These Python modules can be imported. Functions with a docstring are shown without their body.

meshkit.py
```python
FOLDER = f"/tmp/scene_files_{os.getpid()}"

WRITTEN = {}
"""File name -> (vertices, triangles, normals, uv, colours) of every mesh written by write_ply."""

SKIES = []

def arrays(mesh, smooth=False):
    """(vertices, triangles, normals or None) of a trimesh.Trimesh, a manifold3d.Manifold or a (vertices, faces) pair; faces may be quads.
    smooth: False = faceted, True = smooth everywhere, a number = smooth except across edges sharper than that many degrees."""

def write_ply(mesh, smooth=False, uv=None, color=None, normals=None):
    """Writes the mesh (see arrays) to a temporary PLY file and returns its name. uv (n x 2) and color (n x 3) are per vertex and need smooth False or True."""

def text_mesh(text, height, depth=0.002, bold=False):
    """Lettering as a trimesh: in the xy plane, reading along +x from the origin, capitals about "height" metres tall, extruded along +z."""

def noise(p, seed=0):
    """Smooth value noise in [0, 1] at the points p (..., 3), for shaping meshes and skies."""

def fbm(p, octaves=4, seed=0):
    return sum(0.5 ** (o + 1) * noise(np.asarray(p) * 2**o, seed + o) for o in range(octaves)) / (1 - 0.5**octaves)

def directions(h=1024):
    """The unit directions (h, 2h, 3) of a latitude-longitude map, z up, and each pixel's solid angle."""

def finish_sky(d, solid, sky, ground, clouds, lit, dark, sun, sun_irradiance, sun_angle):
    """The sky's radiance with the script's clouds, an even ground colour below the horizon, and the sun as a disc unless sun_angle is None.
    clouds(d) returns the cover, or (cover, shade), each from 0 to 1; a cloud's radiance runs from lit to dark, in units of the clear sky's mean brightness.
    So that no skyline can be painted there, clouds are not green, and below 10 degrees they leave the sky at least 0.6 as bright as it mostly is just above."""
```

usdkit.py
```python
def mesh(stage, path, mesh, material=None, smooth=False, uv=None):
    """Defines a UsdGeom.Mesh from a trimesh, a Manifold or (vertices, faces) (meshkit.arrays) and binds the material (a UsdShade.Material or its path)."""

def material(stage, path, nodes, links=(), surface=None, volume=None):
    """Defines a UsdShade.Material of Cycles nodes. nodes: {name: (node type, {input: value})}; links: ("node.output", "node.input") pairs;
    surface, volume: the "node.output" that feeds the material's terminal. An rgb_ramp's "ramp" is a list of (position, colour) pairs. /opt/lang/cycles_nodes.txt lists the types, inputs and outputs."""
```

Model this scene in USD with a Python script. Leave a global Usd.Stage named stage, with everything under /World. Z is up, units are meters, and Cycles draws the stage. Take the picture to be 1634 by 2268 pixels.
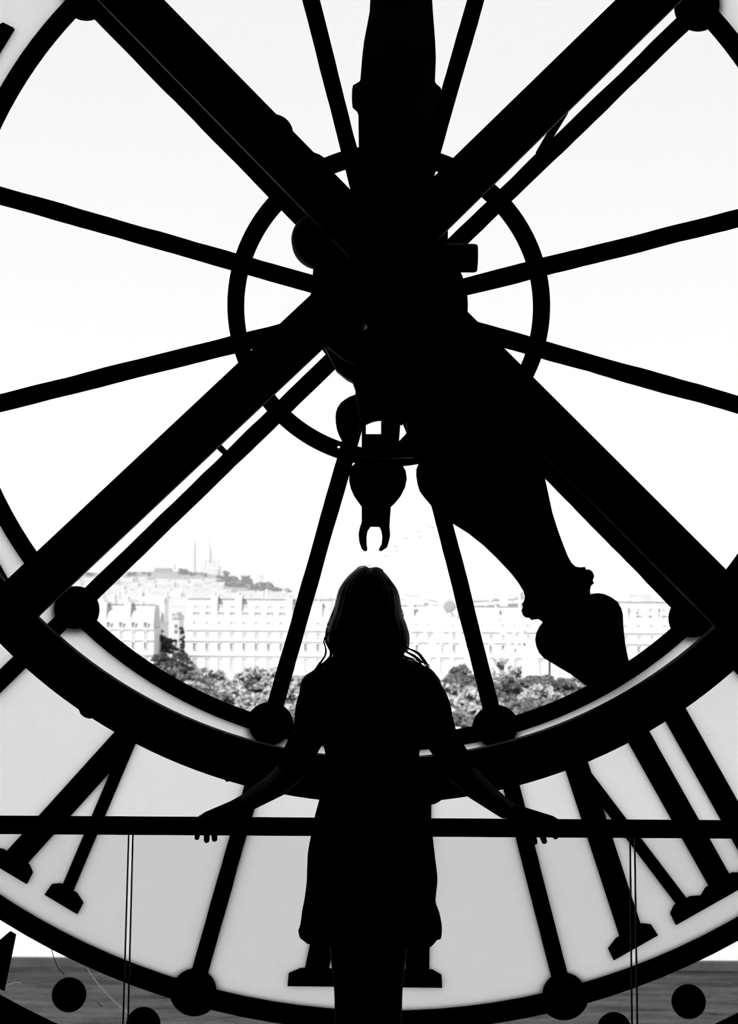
import math, random, re
import numpy as np
import trimesh
import manifold3d as m3
import usdkit
from shapely.geometry import Polygon, Point, LineString, MultiPolygon, box as sbox
from shapely.ops import unary_union
from shapely import affinity
from pxr import Usd, UsdGeom, UsdLux, UsdShade, Gf, Sdf, Vt

stage = Usd.Stage.CreateInMemory()
UsdGeom.SetStageUpAxis(stage, 'Z')
UsdGeom.SetStageMetersPerUnit(stage, 1.0)
UsdGeom.Xform.Define(stage, '/World')
UsdGeom.Scope.Define(stage, '/World/Looks')

# ------------------------------------------------------------------ camera
FPX, CX, CY = 3000.0, 817.0, 1240.0           # focal length and principal point of the 1634 x 2268 frame
PITCH, YAW, ROLL = 0.01985742, 0.00930065, math.radians(0.45)
EYE = np.array([0.0, 0.0, 1.6])
cp, sp, cy_, sy_, cr, sr = (math.cos(PITCH), math.sin(PITCH), math.cos(YAW), math.sin(YAW), math.cos(ROLL), math.sin(ROLL))
FWD = np.array([sy_ * cp, cy_ * cp, sp])
_r = np.array([cy_, -sy_, 0.0])
_u = np.cross(_r, FWD)
RIGHT, UP = cr * _r + sr * _u, -sr * _r + cr * _u
HAP = 24.0
FMM = FPX / 1634.0 * HAP
cam = UsdGeom.Camera.Define(stage, '/World/camera')
M = Gf.Matrix4d(*[float(v) for v in (*RIGHT, 0, *UP, 0, *(-FWD), 0, *EYE, 1)])
cam.AddTransformOp().Set(M)
cam.CreateFocalLengthAttr(FMM)
cam.CreateHorizontalApertureAttr(HAP)
cam.CreateVerticalApertureAttr(HAP * 2268 / 1634)
cam.CreateVerticalApertureOffsetAttr((CY - 1134.0) / 1634.0 * HAP)
cam.CreateFStopAttr(6.5)
cam.CreateFocusDistanceAttr(4.0)
cam.CreateExposureAttr(0.07)
cam.CreateClippingRangeAttr(Gf.Vec2f(0.05, 50000.0))

# ------------------------------------------------------------------ sky and sun (overcast-bright neutral sky, sun behind the viewer)
SKY, SUN = 1.0, 1.5
usdkit.material(stage, '/World/Looks/sky', {
    'tc': ('geometry', {}),
    'sep': ('separate_xyz', {}),
    'up': ('math', {'math_type': 'absolute'}),
    'ramp': ('rgb_ramp', {'ramp': [(0.0, (1.0,) * 3), (0.18, (0.955,) * 3), (0.36, (0.905,) * 3), (0.6, (0.90,) * 3), (1.0, (0.90,) * 3)]}),
    'bg': ('background_shader', {'strength': SKY}),
}, [('tc.position', 'sep.vector'), ('sep.z', 'up.value1'), ('up.value', 'ramp.fac'), ('ramp.color', 'bg.color')], surface='bg.background')
dome = UsdLux.DomeLight.Define(stage, '/World/sky')
dome.CreateIntensityAttr(1.0)
UsdShade.MaterialBindingAPI.Apply(dome.GetPrim()).Bind(UsdShade.Material.Get(stage, '/World/Looks/sky'))
sun = UsdLux.DistantLight.Define(stage, '/World/sun')
sun.CreateIntensityAttr(SUN)
sun.CreateAngleAttr(0.6)
sun.CreateNormalizeAttr(True)
SUND = np.array([0.42, 0.62, -0.66]); SUND = SUND / np.linalg.norm(SUND)
_z = -SUND; _x = np.cross([0, 0, 1], _z); _x /= np.linalg.norm(_x); _y = np.cross(_z, _x)
sun.AddTransformOp().Set(Gf.Matrix4d(*[float(v) for v in (*_x, 0, *_y, 0, *_z, 0, 0, 0, 100, 1)]))

# ------------------------------------------------------------------ helpers
_taken = {}


def path_for(name, parent=None):
    base = str(parent.GetPath()) if parent is not None else '/World'
    k = _taken.get((base, name), 0)
    _taken[(base, name)] = k + 1
    return f'{base}/{name}' if k == 0 else f'{base}/{name}_{k:03d}'


def tag(prim, label=None, cat=None, group=None, kind=None):
    for k, v in (('label', label), ('category', cat), ('group', group), ('kind', kind)):
        if v:
            prim.SetCustomDataByKey(k, v)
    return prim


def thing(name, label=None, cat=None, loc=(0, 0, 0), rotz=0, scale=None, group=None, kind=None, parent=None):
    x = UsdGeom.Xform.Define(stage, path_for(name, parent))
    x.AddTranslateOp().Set(Gf.Vec3d(*map(float, loc)))
    if rotz:
        x.AddRotateZOp().Set(float(rotz))
    if scale is not None:
        x.AddScaleOp().Set(Gf.Vec3f(*map(float, np.broadcast_to(scale, 3))))
    return tag(x.GetPrim(), label, cat, group, kind)


def obj(name, mesh, mat, parent=None, smooth=False, label=None, cat=None, group=None, kind=None):
    p = usdkit.mesh(stage, path_for(name, parent), mesh, '/World/Looks/' + mat, smooth=smooth).GetPrim()
    return tag(p, label, cat, group, kind)


def dup(src, loc, rotz=0, scale=None, label=None, group=None):
    was = src.GetCustomData()
    name = re.sub(r'_\d{3}$', '', src.GetName())
    x = thing(name, label or was.get('label'), was.get('category'), loc, rotz, scale, group or was.get('group'))
    x.GetReferences().AddInternalReference(src.GetPath())
    x.SetInstanceable(True)
    return x


def U(px, py, Y):
    """World point on the vertical plane y = Y seen at pixel (px, py) of the photograph."""
    d = (px - CX) / FPX * RIGHT + (CY - py) / FPX * UP + FWD
    return EYE + d * (Y / d[1])


def XZ(pts, Y):
    return [tuple(U(x, y, Y)[[0, 2]]) for x, y in pts]


def PIX(Y):
    return Y / FPX


def cs_of(poly):
    polys = list(poly.geoms) if hasattr(poly, 'geoms') else [poly]
    rings = []
    for p in polys:
        if p.is_empty or p.area < 1e-9 or p.geom_type != 'Polygon':
            continue
        rings.append(np.array(p.exterior.coords)[:-1])
        rings += [np.array(i.coords)[:-1] for i in p.interiors]
    return m3.CrossSection(rings, m3.FillRule.EvenOdd)


def arr(man):
    m = man.to_mesh()
    return np.array(m.vert_properties[:, :3], float), np.array(m.tri_verts, int)


def tm(v, f):
    return trimesh.Trimesh(v, f, process=False)


def ext(poly, y0, y1, bevel=0.0):
    """Extrude an x-z outline from y0 to y1 (y1 > y0); bevel rounds both rims in three steps."""
    if bevel <= 0:
        man = m3.Manifold.extrude(cs_of(poly), y1 - y0)
    else:
        parts = [m3.Manifold.extrude(cs_of(poly), (y1 - y0) - 2 * bevel).translate([0, 0, bevel])]
        for t in (0.35, 0.75):
            inset = bevel * (1 - math.sqrt(max(0, 1 - t * t)))
            parts.append(m3.Manifold.extrude(cs_of(poly.buffer(-inset)), (y1 - y0) - 2 * bevel * (1 - t)).translate([0, 0, bevel * (1 - t)]))
        man = m3.Manifold.batch_boolean(parts, m3.OpType.Add)
    v, f = arr(man)
    return tm(np.stack([v[:, 0], y0 + v[:, 2], v[:, 1]], 1), f[:, ::-1])


def bx(x0, x1, y0, y1, z0, z1):
    b = trimesh.creation.box([x1 - x0, y1 - y0, z1 - z0])
    b.apply_translation([(x0 + x1) / 2, (y0 + y1) / 2, (z0 + z1) / 2])
    return b


def cat(*ms):
    ms = [m for m in ms if m is not None]
    return trimesh.util.concatenate(ms)


def lathe(profile, origin, axis=(0, 1, 0), n=40):
    """Revolve (radius, height) pairs about axis through origin."""
    m = trimesh.creation.revolve(np.array(profile, float), sections=n)
    m.apply_transform(trimesh.geometry.align_vectors([0, 0, 1], axis))
    m.apply_translation(origin)
    return m


def bar(a, b, w, h=None, up=(0, 0, 1)):
    a, b = np.asarray(a, float), np.asarray(b, float)
    d = b - a; L = np.linalg.norm(d); d /= L
    s = np.cross(d, up)
    if np.linalg.norm(s) < 1e-6:
        s = np.cross(d, [1, 0, 0])
    s /= np.linalg.norm(s); t = np.cross(s, d)
    m = trimesh.creation.box([w, h or w, L])
    T = np.eye(4); T[:3, 0], T[:3, 1], T[:3, 2], T[:3, 3] = s, t, d, (a + b) / 2
    if np.linalg.det(T[:3, :3]) < 0:
        T[:3, 0] *= -1
    m.apply_transform(T)
    return m


def rod(a, b, r, n=10):
    return trimesh.creation.cylinder(radius=r, segment=[a, b], sections=n)


def tubes(curves, radii, sides=6):
    out = []
    for pts, r in zip(curves, radii):
        p = np.asarray(pts, float)
        t = np.gradient(p, axis=0); t /= np.linalg.norm(t, axis=1, keepdims=True) + 1e-12
        a = np.cross(t, np.where(np.abs(t[:, 2:]) < 0.9, [0, 0, 1.0], [1.0, 0, 0])); a /= np.linalg.norm(a, axis=1, keepdims=True) + 1e-12
        b = np.cross(t, a); ang = np.arange(sides) * 2 * np.pi / sides
        rr = np.broadcast_to(r, (len(p),))
        v = p[:, None] + rr[:, None, None] * (np.cos(ang)[None, :, None] * a[:, None] + np.sin(ang)[None, :, None] * b[:, None])
        i, j = np.meshgrid(np.arange(len(p) - 1), np.arange(sides), indexing='ij')
        q = np.stack([i * sides + j, i * sides + (j + 1) % sides, (i + 1) * sides + (j + 1) % sides, (i + 1) * sides + j], -1).reshape(-1, 4)
        n = len(p) * sides
        v = np.vstack([v.reshape(-1, 3), p[0], p[-1]])
        cap = [[n, (k + 1) % sides, k] for k in range(sides)] + [[n + 1, n - sides + k, n - sides + (k + 1) % sides] for k in range(sides)]
        out.append(tm(v, np.vstack([q[:, [0, 1, 2]], q[:, [0, 2, 3]], cap])))
    return cat(*out)


def spline(pts, n):
    from scipy.interpolate import CubicSpline
    p = np.asarray(pts, float)
    t = np.r_[0, np.cumsum(np.linalg.norm(np.diff(p, axis=0), axis=1))]
    return CubicSpline(t, p)(np.linspace(0, t[-1], n))


# ------------------------------------------------------------------ materials (the photograph is monochrome, so are they)
def mat_plain(name, c, rough=0.5, metallic=0.0, noise=0.0, scale=6.0, bump=0.0, spec=0.5):
    nodes = {'p': ('principled_bsdf', {'base_color': (c, c, c), 'roughness': rough, 'metallic': metallic, 'specular_ior_level': spec})}
    links = []
    if noise or bump:
        nodes['g'] = ('geometry', {})
        nodes['n'] = ('noise_texture', {'scale': scale, 'detail': 6.0, 'roughness': 0.6})
        links += [('g.position', 'n.vector')]
    if noise:
        nodes['r'] = ('rgb_ramp', {'ramp': [(0.25, (c * (1 - noise),) * 3), (0.75, (min(1, c * (1 + noise)),) * 3)]})
        links += [('n.fac', 'r.fac'), ('r.color', 'p.base_color')]
    if bump:
        nodes['b'] = ('bump', {'strength': 0.5, 'distance': bump})
        links += [('n.fac', 'b.height'), ('b.normal', 'p.normal')]
    usdkit.material(stage, '/World/Looks/' + name, nodes, links, surface='p.BSDF')


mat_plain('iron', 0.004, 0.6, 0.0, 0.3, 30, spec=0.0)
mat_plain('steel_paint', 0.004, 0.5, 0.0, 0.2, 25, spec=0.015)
mat_plain('worn_steel', 0.6, 0.22, 1.0, 0.25, 60)
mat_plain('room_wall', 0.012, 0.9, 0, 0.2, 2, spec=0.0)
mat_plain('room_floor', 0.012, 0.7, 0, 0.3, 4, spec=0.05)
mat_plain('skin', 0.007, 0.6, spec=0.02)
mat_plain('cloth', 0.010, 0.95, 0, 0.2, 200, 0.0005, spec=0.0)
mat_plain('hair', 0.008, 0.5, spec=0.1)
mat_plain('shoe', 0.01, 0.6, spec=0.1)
mat_plain('stone', 0.54, 0.9, 0, 0.06, 0.4)
mat_plain('stone_trim', 0.50, 0.9, 0, 0.06, 0.6)
mat_plain('zinc', 0.40, 0.6, 0, 0.08, 0.3)
mat_plain('dark_slate', 0.19, 0.7, 0, 0.2, 0.5)
mat_plain('pane_dark', 0.17, 0.35, 0, 0.4, 0.35)
mat_plain('pane_sky_pale', 0.40, 0.35, 0, 0.2, 0.35)  # paler panes: sky reflection and blinds put into the colour
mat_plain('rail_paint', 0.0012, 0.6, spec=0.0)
mat_plain('chimney_brick', 0.56, 0.9, 0, 0.1, 0.8)
mat_plain('white_paint', 0.82, 0.6)
mat_plain('grey_paint', 0.26, 0.6)
mat_plain('far_house', 0.47, 0.9, 0, 0.12, 0.05)
mat_plain('far_roof', 0.36, 0.8, 0, 0.15, 0.05)
mat_plain('church_stone', 0.46, 0.9, 0, 0.05, 0.05)
mat_plain('bark', 0.10, 0.95, 0, 0.3, 3)
mat_plain('ground_stone', 0.7, 0.95, 0, 0.08, 0.2)
mat_plain('gravel', 0.68, 0.95, 0, 0.1, 0.1)
mat_plain('hill_earth', 0.20, 0.95, 0, 0.3, 0.02)
mat_plain('quay_dark', 0.05, 0.8, 0, 0.4, 0.6)


def mat_leaf(name, c, t):
    usdkit.material(stage, '/World/Looks/' + name, {
        'oi': ('object_info', {}), 'g': ('geometry', {}),
        'n': ('noise_texture', {'scale': 0.35, 'detail': 3.0}),
        'r': ('rgb_ramp', {'ramp': [(0.3, (c * 0.65,) * 3), (0.7, (c * 1.25,) * 3)]}),
        'd': ('diffuse_bsdf', {}), 't': ('translucent_bsdf', {}), 'm': ('mix_closure', {'fac': t}),
    }, [('g.position', 'n.vector'), ('n.fac', 'r.fac'), ('r.color', 'd.color'), ('r.color', 't.color'), ('d.BSDF', 'm.closure1'), ('t.BSDF', 'm.closure2')], surface='m.closure')


mat_leaf('leaf_light', 0.46, 0.10)
mat_leaf('leaf_dark', 0.17, 0.08)
mat_leaf('leaf_ivy_shade', 0.09, 0.08)  # ivy tone darkened further, the street gap's shade put into the leaf colour
mat_leaf('crown_core_dark', 0.04, 0.0)  # near-black leaf colour of the added cores, deepens the shade inside crowns
mat_leaf('leaf_hill', 0.10, 0.1)


def mat_pane(name, tint, spec=1.0):
    usdkit.material(stage, '/World/Looks/' + name, {
        't': ('transparent_bsdf', {'color': (tint,) * 3}), 'gl': ('glossy_bsdf', {'roughness': 0.02, 'color': (spec,) * 3}),
        'f': ('fresnel', {'IOR': 1.3}), 'm': ('mix_closure', {}),
    }, [('f.fac', 'm.fac'), ('t.BSDF', 'm.closure1'), ('gl.BSDF', 'm.closure2')], surface='m.closure')


mat_pane('clear_glass', 0.995)
mat_pane('rail_glass', 0.92)
usdkit.material(stage, '/World/Looks/milk_glass', {
    'g': ('geometry', {}), 'n': ('noise_texture', {'scale': 9.0, 'detail': 5.0, 'roughness': 0.65}),
    'n2': ('noise_texture', {'scale': 90.0, 'detail': 2.0}),
    'r': ('rgb_ramp', {'ramp': [(0.3, (0.975,) * 3), (0.7, (0.99,) * 3)]}),
    'r2': ('rgb_ramp', {'ramp': [(0.22, (0.8,) * 3), (0.3, (1.0,) * 3)]}),
    'mul': ('mix', {'mix_type': 'multiply', 'fac': 1.0}),
    't': ('translucent_bsdf', {}),
}, [('g.position', 'n.vector'), ('g.position', 'n2.vector'), ('n.fac', 'r.fac'), ('n2.fac', 'r2.fac'), ('r.color', 'mul.color1'), ('r2.color', 'mul.color2'), ('mul.color', 't.color')], surface='t.BSDF')
usdkit.material(stage, '/World/Looks/crack', {'d': ('diffuse_bsdf', {'color': (0.9,) * 3}), 't': ('translucent_bsdf', {'color': (0.97,) * 3}), 'm': ('mix_closure', {'fac': 0.9})},
                [('d.BSDF', 'm.closure1'), ('t.BSDF', 'm.closure2')], surface='m.closure')
usdkit.material(stage, '/World/Looks/water', {
    'g': ('geometry', {}), 'mp': ('mapping', {'scale': (0.12, 0.55, 1.0)}),
    'n': ('noise_texture', {'scale': 0.9, 'detail': 5.0, 'roughness': 0.6}),
    'b': ('bump', {'strength': 1.0, 'distance': 0.9}),
    'm2': ('mapping', {'scale': (0.05, 0.30, 1.0)}), 'n2': ('noise_texture', {'scale': 3.2, 'detail': 6.0, 'roughness': 0.65}),
    'r2': ('rgb_ramp', {'ramp': [(0.35, (0.004,) * 3), (0.7, (0.06,) * 3)]}),  # streaks put into the base colour: ripple reflections, silt and foam
    'p': ('principled_bsdf', {'roughness': 0.15, 'ior': 1.33, 'specular_ior_level': 0.12}),
}, [('g.position', 'm2.vector'), ('m2.vector', 'n2.vector'), ('n2.fac', 'r2.fac'), ('r2.color', 'p.base_color'), ('g.position', 'mp.vector'), ('mp.vector', 'n.vector'), ('n.fac', 'b.height'), ('b.normal', 'p.normal')], surface='p.BSDF')
usdkit.material(stage, '/World/Looks/haze', {'v': ('principled_volume', {'color': (1.0, 1.0, 1.0), 'density': 1.0 / 7500.0, 'anisotropy': 0.1})}, [], volume='v.volume')

# ------------------------------------------------------------------ the dial's measure
YD = 4.80                                        # glass plane of the dial
DC = np.array([0.10807414, 2.5997215])           # its centre (x, z)
ROT = 0.34                                       # the dial sits turned by a third of a degree
R_HUB, R_S1, R_S0 = 0.28, 0.5722, 0.5150
R_A0, R_A1, R_B0, R_B1, R_OUT = 1.5212, 1.5772, 2.4905, 2.5571, 2.788
HW = 0.02876                                     # half width of a glazing bar


def dpt(deg, r, u=0.0):
    """(x, z) at clock angle deg (0 = up, clockwise as seen from inside), radius r, u to the right when deg = 180."""
    t = math.radians(deg + ROT)
    return DC + np.array([math.sin(t), math.cos(t)]) * r + np.array([-math.cos(t), math.sin(t)]) * u


def annulus(r0, r1, c=DC, n=160):
    return Point(*c).buffer(r1, quad_segs=n // 4).difference(Point(*c).buffer(r0, quad_segs=n // 4))


def sector(a0, a1, r0, r1, gap, n=14):
    A = np.linspace(a0, a1, n)
    return Polygon([dpt(a, r1) for a in A] + [dpt(a, r0) for a in A[::-1]]).buffer(-gap)


# ------------------------------------------------------------------ room shell
RX, RB, RT = 6.0, -7.0, 7.2
S = dict(kind='structure')
obj('floor', bx(-RX, RX, RB, 4.22, -0.3, 0.0), 'room_floor', **S)
obj('trim_1', cat(bx(-RX, RX, 4.22, 4.90, -1.1, -0.85), bx(-RX, RX, 4.14, 4.22, -1.1, -0.3)), 'room_floor', **S)
obj('ceiling', bx(-RX, RX, RB, 5.5, RT, RT + 0.3), 'room_wall', **S)
obj('wall_left', bx(-RX - 0.3, -RX, RB, 5.5, -1.1, RT + 0.3), 'room_wall', **S)
obj('wall_right', bx(RX, RX + 0.3, RB, 5.5, -1.1, RT + 0.3), 'room_wall', **S)
obj('wall_back', bx(-RX - 0.3, RX + 0.3, RB - 0.3, RB, -0.3, RT + 0.3), 'room_wall', **S)
hole = Point(*DC).buffer(R_OUT + 0.16, quad_segs=40)
obj('wall_front', ext(sbox(-RX, -1.1, RX, RT).difference(hole), 4.90, 4.95), 'room_wall', **S)
obj('trim_3', ext(sbox(-RX, -1.1, RX, RT).difference(Point(*DC).buffer(3.6, quad_segs=40)), 4.95, 5.5), 'stone_trim', **S)
obj('trim_2', cat(bx(-70, -RX - 0.35, -30, 5.4, -34, 9), bx(RX + 0.35, 70, -30, 5.4, -34, 9), bx(-RX - 0.35, RX + 0.35, -30, 5.4, -34, -1.15),
                  bx(-RX - 0.35, RX + 0.35, -30, 5.4, RT + 0.35, 9), bx(-RX - 0.35, RX + 0.35, -30, RB - 0.35, -1.15, RT + 0.35)), 'stone_trim', **S)

# ------------------------------------------------------------------ the great clock
clock = thing('tower_clock', 'giant round station clock of black iron and milk glass, seen from behind', 'clock')


def dialpart(name, poly, y0, y1, mat='iron', parent=clock, bevel=0.0, **k):
    return obj(name, ext(poly, y0, y1, bevel), mat, parent, **k)


rng = np.random.default_rng(7)


def ragged(line, amp, step=0.035):
    """The putty along a glazing bar is uneven: a bar outline with slightly wandering edges."""
    a, b = np.array(line.coords[0]), np.array(line.coords[-1])
    L = np.linalg.norm(b - a); d = (b - a) / L; n = np.array([-d[1], d[0]])
    t = np.arange(0, L + step, step).clip(0, L)
    e = [amp * np.convolve(rng.normal(size=len(t) + 4), np.ones(4) / 2, 'valid')[:len(t)] for _ in (0, 1)]
    p = [a + d * x + n * (HW + y) for x, y in zip(t, e[0])] + [a + d * x - n * (HW + y) for x, y in zip(t[::-1], e[1][::-1])]
    return Polygon(p).buffer(0)


ring_s = annulus(R_S0, R_S1)
for px, py, r in ((758.5, 353.5, 2.2), (971.5, 357.5, 2.6), (750, 990.5, 3.6)):
    ring_s = ring_s.difference(Point(*U(px, py, YD)[[0, 2]]).buffer(r * PIX(YD)))
dialpart('small_ring', ring_s, 4.782, 4.815)
dialpart('inner_ring', annulus(R_A0, R_A1), 4.775, 4.797)
dialpart('outer_ring', annulus(R_B0, R_B1), 4.775, 4.797)
dialpart('inner_ring', annulus(R_A0 + 0.004, R_A1 + 0.006), 4.808, 4.82, label='outer face of the ring that frames the clear glass')
dialpart('outer_ring', annulus(R_B0 - 0.006, R_B1 - 0.002), 4.808, 4.82, label='outer face of the minute ring')
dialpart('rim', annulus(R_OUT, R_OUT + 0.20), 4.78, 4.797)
obj('hub', lathe([(0, -0.06), (0.20, -0.06), (R_HUB - 0.02, -0.045), (R_HUB, -0.02), (R_HUB, 0.05), (0.12, 0.07), (0.12, 0.12), (0, 0.12)], [DC[0], YD, DC[1]], n=64), 'iron', clock)
SP = [-165 + 30 * k for k in range(12)]
for a in SP:
    off_ = {45: -0.0065, -45: 0.0065}.get(a, 0.0)
    dialpart('spoke', ragged(LineString([dpt(a, R_HUB - 0.02, off_), dpt(a, R_A0 + 0.02, off_)]), 0.0008), 4.782, 4.815)
    dialpart('outer_spoke', ragged(LineString([dpt(a, R_A1 - 0.01), dpt(a, R_B0 + 0.02)]), 0.0007), 4.780, 4.797)
    dialpart('outer_spoke', LineString([dpt(a, R_A1 - 0.01), dpt(a, R_B0 + 0.02)]).buffer(HW + 0.002, cap_style=2), 4.808, 4.82)
    for r, s in (((R_A0 + R_A1) / 2 - 0.006, 0.072), ((R_B0 + R_B1) / 2 - 0.012, 0.076)):
        x, z = dpt(a, r)
        g = lathe([(0, -0.055), (0.03, -0.053), (0.05, -0.044), (0.052, -0.034), (s - 0.004, -0.032), (s, -0.026), (s, -0.003), (0, -0.003)], [x, YD, z], n=36)
        rs = obj('rosette', g, 'iron', clock, smooth=35)
        x, z = dpt(a, r + 0.008)
        obj('outer_rosette', lathe([(0, 0.009), (s + 0.012, 0.009), (s + 0.013, 0.022), (s - 0.02, 0.035), (0.03, 0.05), (0, 0.05)], [x, YD, z], n=36), 'iron', rs)
for k, a in enumerate(SP):
    dialpart('clear_pane', sector(a, a + 30, R_HUB - 0.03, R_A0 + 0.012, 0.002), 4.797, 4.803, 'clear_glass')
    dialpart('milk_pane', sector(a, a + 30, R_A0 + 0.016, R_B0 + 0.03, 0.0005), 4.798, 4.806, 'milk_glass')
    pane = dialpart('border_pane', sector(a, a + 30, R_B0 + 0.035, R_OUT + 0.03, 0.0008), 4.797, 4.803, 'clear_glass')
for k in range(60):
    if k % 5 == 0:
        dialpart('hour_mark', Polygon([dpt(6 * k, v_, u_) for u_, v_ in ((-0.012, 2.577), (0.012, 2.577), (0.078, 2.765), (-0.078, 2.765))]), 4.780, 4.797, bevel=0.003)
        continue
    x, z = dpt(6 * k, 2.677)
    obj('minute_dot', lathe([(0, -0.02), (0.056, -0.02), (0.0595, -0.016), (0.0595, -0.003), (0, -0.003)], [x, YD, z], n=32), 'iron', clock)

# Roman numerals: (kind, centre along u) with the tops pointing outwards, read along +u
VO, VI_, VS = 2.352, 1.70, 2.405


def glyph(els):
    """Outline of a numeral in (u, v): v = radius outwards."""
    out = []

    def stroke(u0, v0, u1, v1, w):
        out.append(LineString([(u0, v0), (u1, v1)]).buffer(w / 2, cap_style=2))

    def serif(c, l, r, w, v=VO, s=1):
        out.append(Polygon([(c - l, v + s * 0.010), (c - w / 2 - 0.012, v - s * 0.008), (c + w / 2 + 0.012, v - s * 0.008), (c + r, v + s * 0.010), (c + r + 0.003, v + s * 0.052), (c - l - 0.003, v + s * 0.052)]))
    for kind, c in els:
        if kind == 'I':
            stroke(c, VI_ - 0.03, c, VO + 0.02, 0.083)
            serif(c, 0.085, 0.085, 0.083)
            serif(c, 0.085, 0.085, 0.083, VI_, -1)
        elif kind == 'V':
            stroke(c + 0.012, VI_ - 0.04, c - 0.130, VO + 0.02, 0.083)
            stroke(c - 0.012, VI_ - 0.04, c + 0.088, VO + 0.02, 0.042)
            serif(c - 0.128, 0.095, 0.078, 0.083)
            serif(c + 0.087, 0.058, 0.070, 0.042)
        else:
            stroke(c - 0.10, VO + 0.02, c + 0.10, VI_ - 0.02, 0.083)
            stroke(c + 0.10, VO + 0.02, c - 0.10, VI_ - 0.02, 0.042)
            for q, w in ((-0.1, 0.083), (0.1, 0.042)):
                serif(c + q, 0.075, 0.075, w)
                serif(c - q, 0.075, 0.075, w, VI_, -1)
    return unary_union(out)


D = 0.152
NUM = {1: [('I', 0)], 2: [('I', -D / 2), ('I', D / 2)], 3: [('I', -D), ('I', 0), ('I', D)], 4: [('I', -1.5 * D), ('I', -D / 2), ('I', D / 2), ('I', 1.5 * D)],
       5: [('V', 0.0)], 6: [('V', -0.097), ('I', 0.1315)], 7: [('V', -0.213), ('I', 0.0235), ('I', 0.1755)], 8: [('V', -0.26), ('I', -0.02), ('I', 0.13), ('I', 0.28)],
       9: [('I', -0.15), ('X', 0.08)], 10: [('X', 0)], 11: [('X', -0.08), ('I', 0.15)], 12: [('X', -0.15), ('I', 0.08), ('I', 0.232)]}
for n, els in NUM.items():
    g = glyph(els)
    ang = -30 * n
    polys = [Polygon([dpt(ang, v, u) for u, v in p.exterior.coords], [[dpt(ang, v, u) for u, v in h.coords] for h in p.interiors]) for p in (g.geoms if hasattr(g, 'geoms') else [g])]
    P_ = MultiPolygon(polys)
    num = dialpart('numeral', P_, 4.780, 4.797)
    dialpart('outer_numeral', P_.buffer(0.001), 4.808, 4.816, parent=num)

# the hands, outside the glass
YH = 4.99
mh = thing('minute_hand', parent=clock)
mL = [(818.4, 23.8), (806, 89), (802, 122), (798, 172), (796, 178), (781.4, 186.7), (779.5, 196), (779, 211.5), (780.4, 226), (791, 236), (793.6, 243), (794.6, 330), (790, 600)]
mR = [(959, 23.8), (964, 89), (965.5, 125.6), (963.5, 178.5), (967, 184), (976, 191.7), (980, 202), (980.5, 215), (977, 228), (968, 238), (961, 252), (960, 330), (950, 600)]
tip = [(884, -1010), (872, -800), (868, -780), (850, -640), (838, -500), (832, -300), (826, -120)]
tipR = [(950, -120), (940, -300), (930, -500), (914, -640), (896, -780), (890, -800)]
obj('blade', ext(Polygon(XZ(tip + mL + mR[::-1] + tipR, YH)).buffer(0), YH, YH + 0.07, 0.012), 'iron', mh)
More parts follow.
